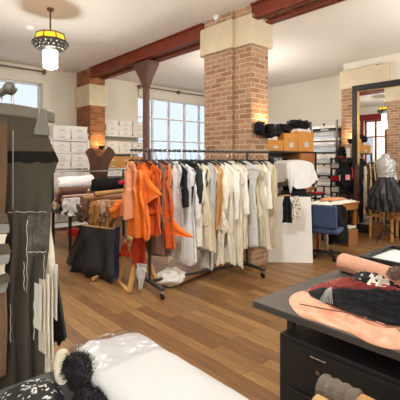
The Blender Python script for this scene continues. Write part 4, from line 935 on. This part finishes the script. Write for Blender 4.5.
# shelves of flat cartons against the right wall
shelf_unit('paper_shelf', 'tall grey shelf of flat boxes and paper beside the brickwork', 8.3, 8.95, 4.52, 5.25, [.1, .5, .95, 1.2, 1.48, 1.75, 2.02, 2.25], M_iron, 2.5)
cols = [M_boxwhite, M_boxgrey, M_charc, M_boxwhite, mat('pale_blue_carton', (176, 190, 204), .8), M_beige, M_boxgrey, M_boxwhite]
for i, z in enumerate((.5, .95, 1.2, 1.48, 1.75, 2.02, 2.25)):
    n = 4 if i < 6 else 2; zz = z + .001
    for k in range(n):
        h = R.uniform(.045, .064); dx = R.uniform(0, .05); dy = R.uniform(-.04, .05); m = cols[(i * 3 + k * 5) % len(cols)]
        o = box(8.27 + dx, 8.8 + dx, 4.58 + dy * .5, 5.18 + dy * .5, zz, zz + h).build('flat_carton', m, bevel=.004); zz += h + .002
        tag(o, 'flat carton, %s in the stack on the %s shelf up of the tall grey unit' % (['lowest', 'second', 'third', 'topmost'][k], ['lowest', 'second', 'third', 'fourth', 'fifth', 'sixth', 'topmost'][i]), 'box', 'flat cartons on the tall grey shelf')
        box(8.265 + dx, 8.272 + dx, 4.75, 4.95, zz - h * .8, zz - h * .35).build('label', M_label, o)
shelf_unit('cutting_shelf', 'low dark shelf of trays between the tall grey shelf and the mirror', 7.95, 8.38, 4.06, 4.5, [.1, .55, .85, 1.1, 1.38, 1.6], M_black, 1.62)
for i, (z, m, m2) in enumerate(((.55, M_beige, M_boxwhite), (.85, M_charc, M_boxwhite), (1.1, M_boxwhite, M_redbox), (1.38, M_blackc, M_boxgrey))):
    o = box(7.93, 8.3, 4.1, 4.28, z + .001, z + .13).build('storage_tray', m, bevel=.006); tag(o, '%s tray on the %s board of the low dark shelf' % (('beige', 'charcoal', 'white', 'black')[i], ORD[i]), 'tray', 'trays on the low dark shelf')
    o = box(7.93, 8.3, 4.29, 4.46, z + .001, z + .10).build('storage_tray', m2, bevel=.006); tag(o, '%s tray next to the tall shelf on the %s board' % (('cream', 'pale', 'red', 'grey')[i], ORD[i]), 'tray', 'trays on the low dark shelf')
t = thing('felt_hat', 'black hat with a red band lying on the low dark shelf', 'hat', (8.15, 4.3, 1.6))
MB().lathe([(.15, .002), (.16, .01), (.15, .016), (.09, .02), (.088, .08), (.075, .12), (.03, .13)], (8.14, 4.32, 1.601), 24).build('crown', M_blackc, t); MB().lathe([(.0915, .02), (.0925, .045), (.09, .046)], (8.14, 4.32, 1.601), 24).build('band', M_redbox, t)
o = MB().lathe([(.11, 0), (.115, .02), (.08, .035), (.078, .10), (.05, .13)], (8.14, 4.33, 1.735), 20).build('felt_hat', M_blackc); tag(o, 'plain black hat stacked on the one with a red band', 'hat')
o = MB().lathe([(.045, 0), (.05, .01), (.045, .05), (.05, .18), (.046, .22), (.02, .225)], (8.05, 4.12, 1.601), 20).build('thread_cone', M_boxwhite); tag(o, 'tall white thread cone on the low dark shelf beside the hats', 'thread cone')
# bag hung on the low shelf
p = at_d(349, 176, 8.05)
t = thing('hanging_bag', 'black tote bag with a pink patch hanging in front of the low dark shelf', 'bag', p)
MB().loops([[Vector((p.x - .03, p.y, p.z)) + RT_ * (sx * w_) + Vector((.06 * sy, .05 * sy, zz)) for sx, sy in ((-1, -.5), (1, -.5), (1, .5), (-1, .5))] for RT_ in (Vector((RT[0], RT[1], 0)),) for zz, w_ in ((-.25, .13), (-.1, .16), (.12, .15), (.17, .14))]).build('body', M_blackc, t, bevel=.02)
q = p + Vector((-.075, -.07, -.02)) ; r2 = Vector((RT[0], RT[1], 0))
MB().ext([q - r2 * .1 + Vector((0, 0, -.06)), q - r2 * .01 + Vector((0, 0, -.06)), q - r2 * .01 + Vector((0, 0, .05)), q - r2 * .1 + Vector((0, 0, .05))], (.012, .012, 0)).build('pink_patch', mat('pink_patch', (236, 150, 150), .7), t)
MB().tube([p + r2 * (.1 * math.cos(a)) + Vector((0, 0, .16 + .2 * math.sin(a))) for a in [PI * k / 10 for k in range(11)]], .007, 8).build('strap', M_blackc, t)
MB().tube([p + r2 * .02 + Vector((-.08, -.07, .2)), p + r2 * .05 + Vector((-.09, -.08, .08)), p + r2 * .03 + Vector((-.09, -.08, -.04))], .011, 8).build('ribbon', M_redbox, t)
for i, (px, y0, y1, m, lab) in enumerate(((357, 164, 212, M_brownc, 'brown leather strap bundle hanging beside the tote bag'), (361, 162, 222, M_charc, 'charcoal belt bundle hanging before the mirror edge'), (365, 166, 206, M_beige, 'pale belt bundle hanging before the mirror edge'), (368, 164, 214, M_leather, 'brown belt bundle closest to the yardstick'))):
    c = at_d(px, y0, 7.95); o = MB().loops(cloth_tube((c.x, c.y), -.7, [(zof(y0, 7.95), .02, .02, 0), (zof(y0 + 8, 7.95), .05, .03, 0), (zof(y1 - 8, 7.95), .045, .03, 0), (zof(y1, 7.95), .03, .02, .01)], 5, .012, i)).build('hanging_belt', m, smooth=70); tag(o, lab, 'belt', 'belts hanging by the mirror')

# tall mirror
MX, MY0, MY1, MZ1 = 8.0, 2.55, 4.02, 3.16
t = thing('standing_mirror', 'tall mirror in a thick black frame with gilt edge', 'mirror', (MX, 3.3, 0))
w = MB(); w.box(MX, MX + .06, MY1 - .12, MY1, .02, MZ1); w.box(MX, MX + .06, MY0, MY0 + .12, .02, MZ1); w.box(MX, MX + .06, MY0 + .12, MY1 - .12, MZ1 - .13, MZ1); w.box(MX, MX + .06, MY0 + .12, MY1 - .12, .02, .2)
w.build('frame', M_black, t, bevel=.008)
w = MB(); e = .022; w.box(MX + .005, MX + .03, MY1 - .12 - e, MY1 - .12, .2, MZ1 - .13); w.box(MX + .005, MX + .03, MY0 + .12, MY0 + .12 + e, .2, MZ1 - .13); w.box(MX + .02, MX + .035, MY0 + .12 + e, MY1 - .12 - e, MZ1 - .13 - e * .4, MZ1 - .13)
w.build('gilt_edge', mat('gilt', (214, 176, 92), .35, .1, metal=.8), t)
box(MX + .035, MX + .045, MY0 + .11, MY1 - .11, .19, MZ1 - .12).build('mirror_glass', mat('silvered_glass', (238, 240, 240), .015, 0, metal=1.0), t, smooth=0)
for y in (MY0 + .2, MY1 - .25): MB().bar((MX + .06, y, 2.0), (8.4, y, .02), .05).build('prop', M_black, t)
# mannequin
p = Vector((7.45, 3.08, 0))
t = thing('dress_form', 'tailor dress form on a black tripod before the mirror', 'dress form', p)
MB().tube([p + Vector((0, 0, .12)), p + Vector((0, 0, 1.1))], .014, 10).build('pole', M_black, t)
for k in range(3):
    a = 2 * PI * k / 3 + .9; MB().tube([p + Vector((0, 0, .3)), p + Vector((.3 * math.cos(a), .3 * math.sin(a), .012))], .011, 8).build('leg', M_black, t)
tors = [(1.05, .17, .12), (1.15, .135, .10), (1.22, .125, .09), (1.32, .155, .11), (1.42, .175, .125), (1.5, .185, .11), (1.57, .15, .085), (1.6, .07, .06), (1.66, .05, .05), (1.68, .03, .03)]
def form(g):
    ua = math.radians(-41.8)
    return [[p + Vector((math.cos(ua) * (a + g) * math.cos(f) - math.sin(ua) * (b + g) * math.sin(f), math.sin(ua) * (a + g) * math.cos(f) + math.cos(ua) * (b + g) * math.sin(f), z)) for f in [2 * PI * k / 28 for k in range(28)]] for z, a, b in tors]
MB().loops(form(0)).build('torso', mat('pale_grey_form', (190, 186, 182), .5, .1), t, smooth=70)
M_film = clear('crinkled_film', (.92, .92, .92), .35, .12, 1.0)
o = MB().loops([[q + Vector((.018 * nz(q.x * 19, q.y * 19, q.z * 19), .018 * nz(q.y * 21, q.z * 17, q.x * 13), 0)) for q in r_] for r_ in form(.02)]).build('film_top', M_film, smooth=30); tag(o, 'crinkled clear plastic top worn by the dress form', 'garment')
rows = []
for i in range(14):
    s = i / 13; z = 1.24 - .62 * s; r_ = .135 + .155 * sm(0, .55, s) + .02 * s; n = 90
    rows.append([p + Vector(((r_ + .016 * (1 if s > .08 else 0) * math.sin(15 * a_ + 2 * math.sin(s * 4)) + .01 * math.sin(31 * a_)) * math.cos(a_), (r_ + .016 * math.sin(15 * a_ + 2 * math.sin(s * 4)) + .01 * math.sin(31 * a_)) * math.sin(a_) * .95, z + .012 * math.sin(9 * a_) * s)) for a_ in [2 * PI * k / n for k in range(n)]])
o = MB().loops(rows).build('gathered_skirt', mat('black_taffeta', (30, 30, 32), .4, .2, 8, .5, 18), smooth=60); tag(o, 'gathered black taffeta skirt worn by the dress form', 'garment')
# yardstick and wooden stool
a = at_d(372, 233, 7.8); a.z = 0.0; b = at_d(370, 164, 7.98); o = MB().bar(a, b, .05, .02).build('yardstick', mat('pale_yellow_wood', (206, 172, 112), .55, .1), bevel=.002); tag(o, 'long pale yardstick leaning upright against the mirror', 'yardstick')
t = thing('wooden_stool', 'pale wooden bench frame standing before the mirror behind the dress form', 'bench', (7.7, 3.0, 0))
box(7.62, 7.9, 2.55, 3.48, .58, .62).build('seat', M_wood, t, bevel=.004); box(7.62, 7.64, 2.6, 3.45, .44, .5).build('stretcher', M_wood, t)
for x in (7.62, 7.86):
    for y in (2.58, 3.02, 3.43): box(x, x + .04, y, y + .04, 0, .58).build('leg', M_wood, t)
o = box(7.65, 7.84, 3.08, 3.41, .0, .3).build('wooden_box', mat('brown_box_wood', (140, 90, 52), .6, .15), bevel=.005); tag(o, 'brown wooden box standing under the bench frame', 'box')

# ---------------------------------------------------------------- view
sc = bpy.context.scene
sc.view_settings.view_transform = 'Standard'; sc.view_settings.look = 'None'; sc.view_settings.gamma = 1.0; sc.view_settings.use_curve_mapping = False
sc.view_settings.exposure = 0.7
sc.cycles.max_bounces = 10; sc.cycles.diffuse_bounces = 6; sc.cycles.transparent_max_bounces = 16
sc.cycles.sample_clamp_indirect = 6
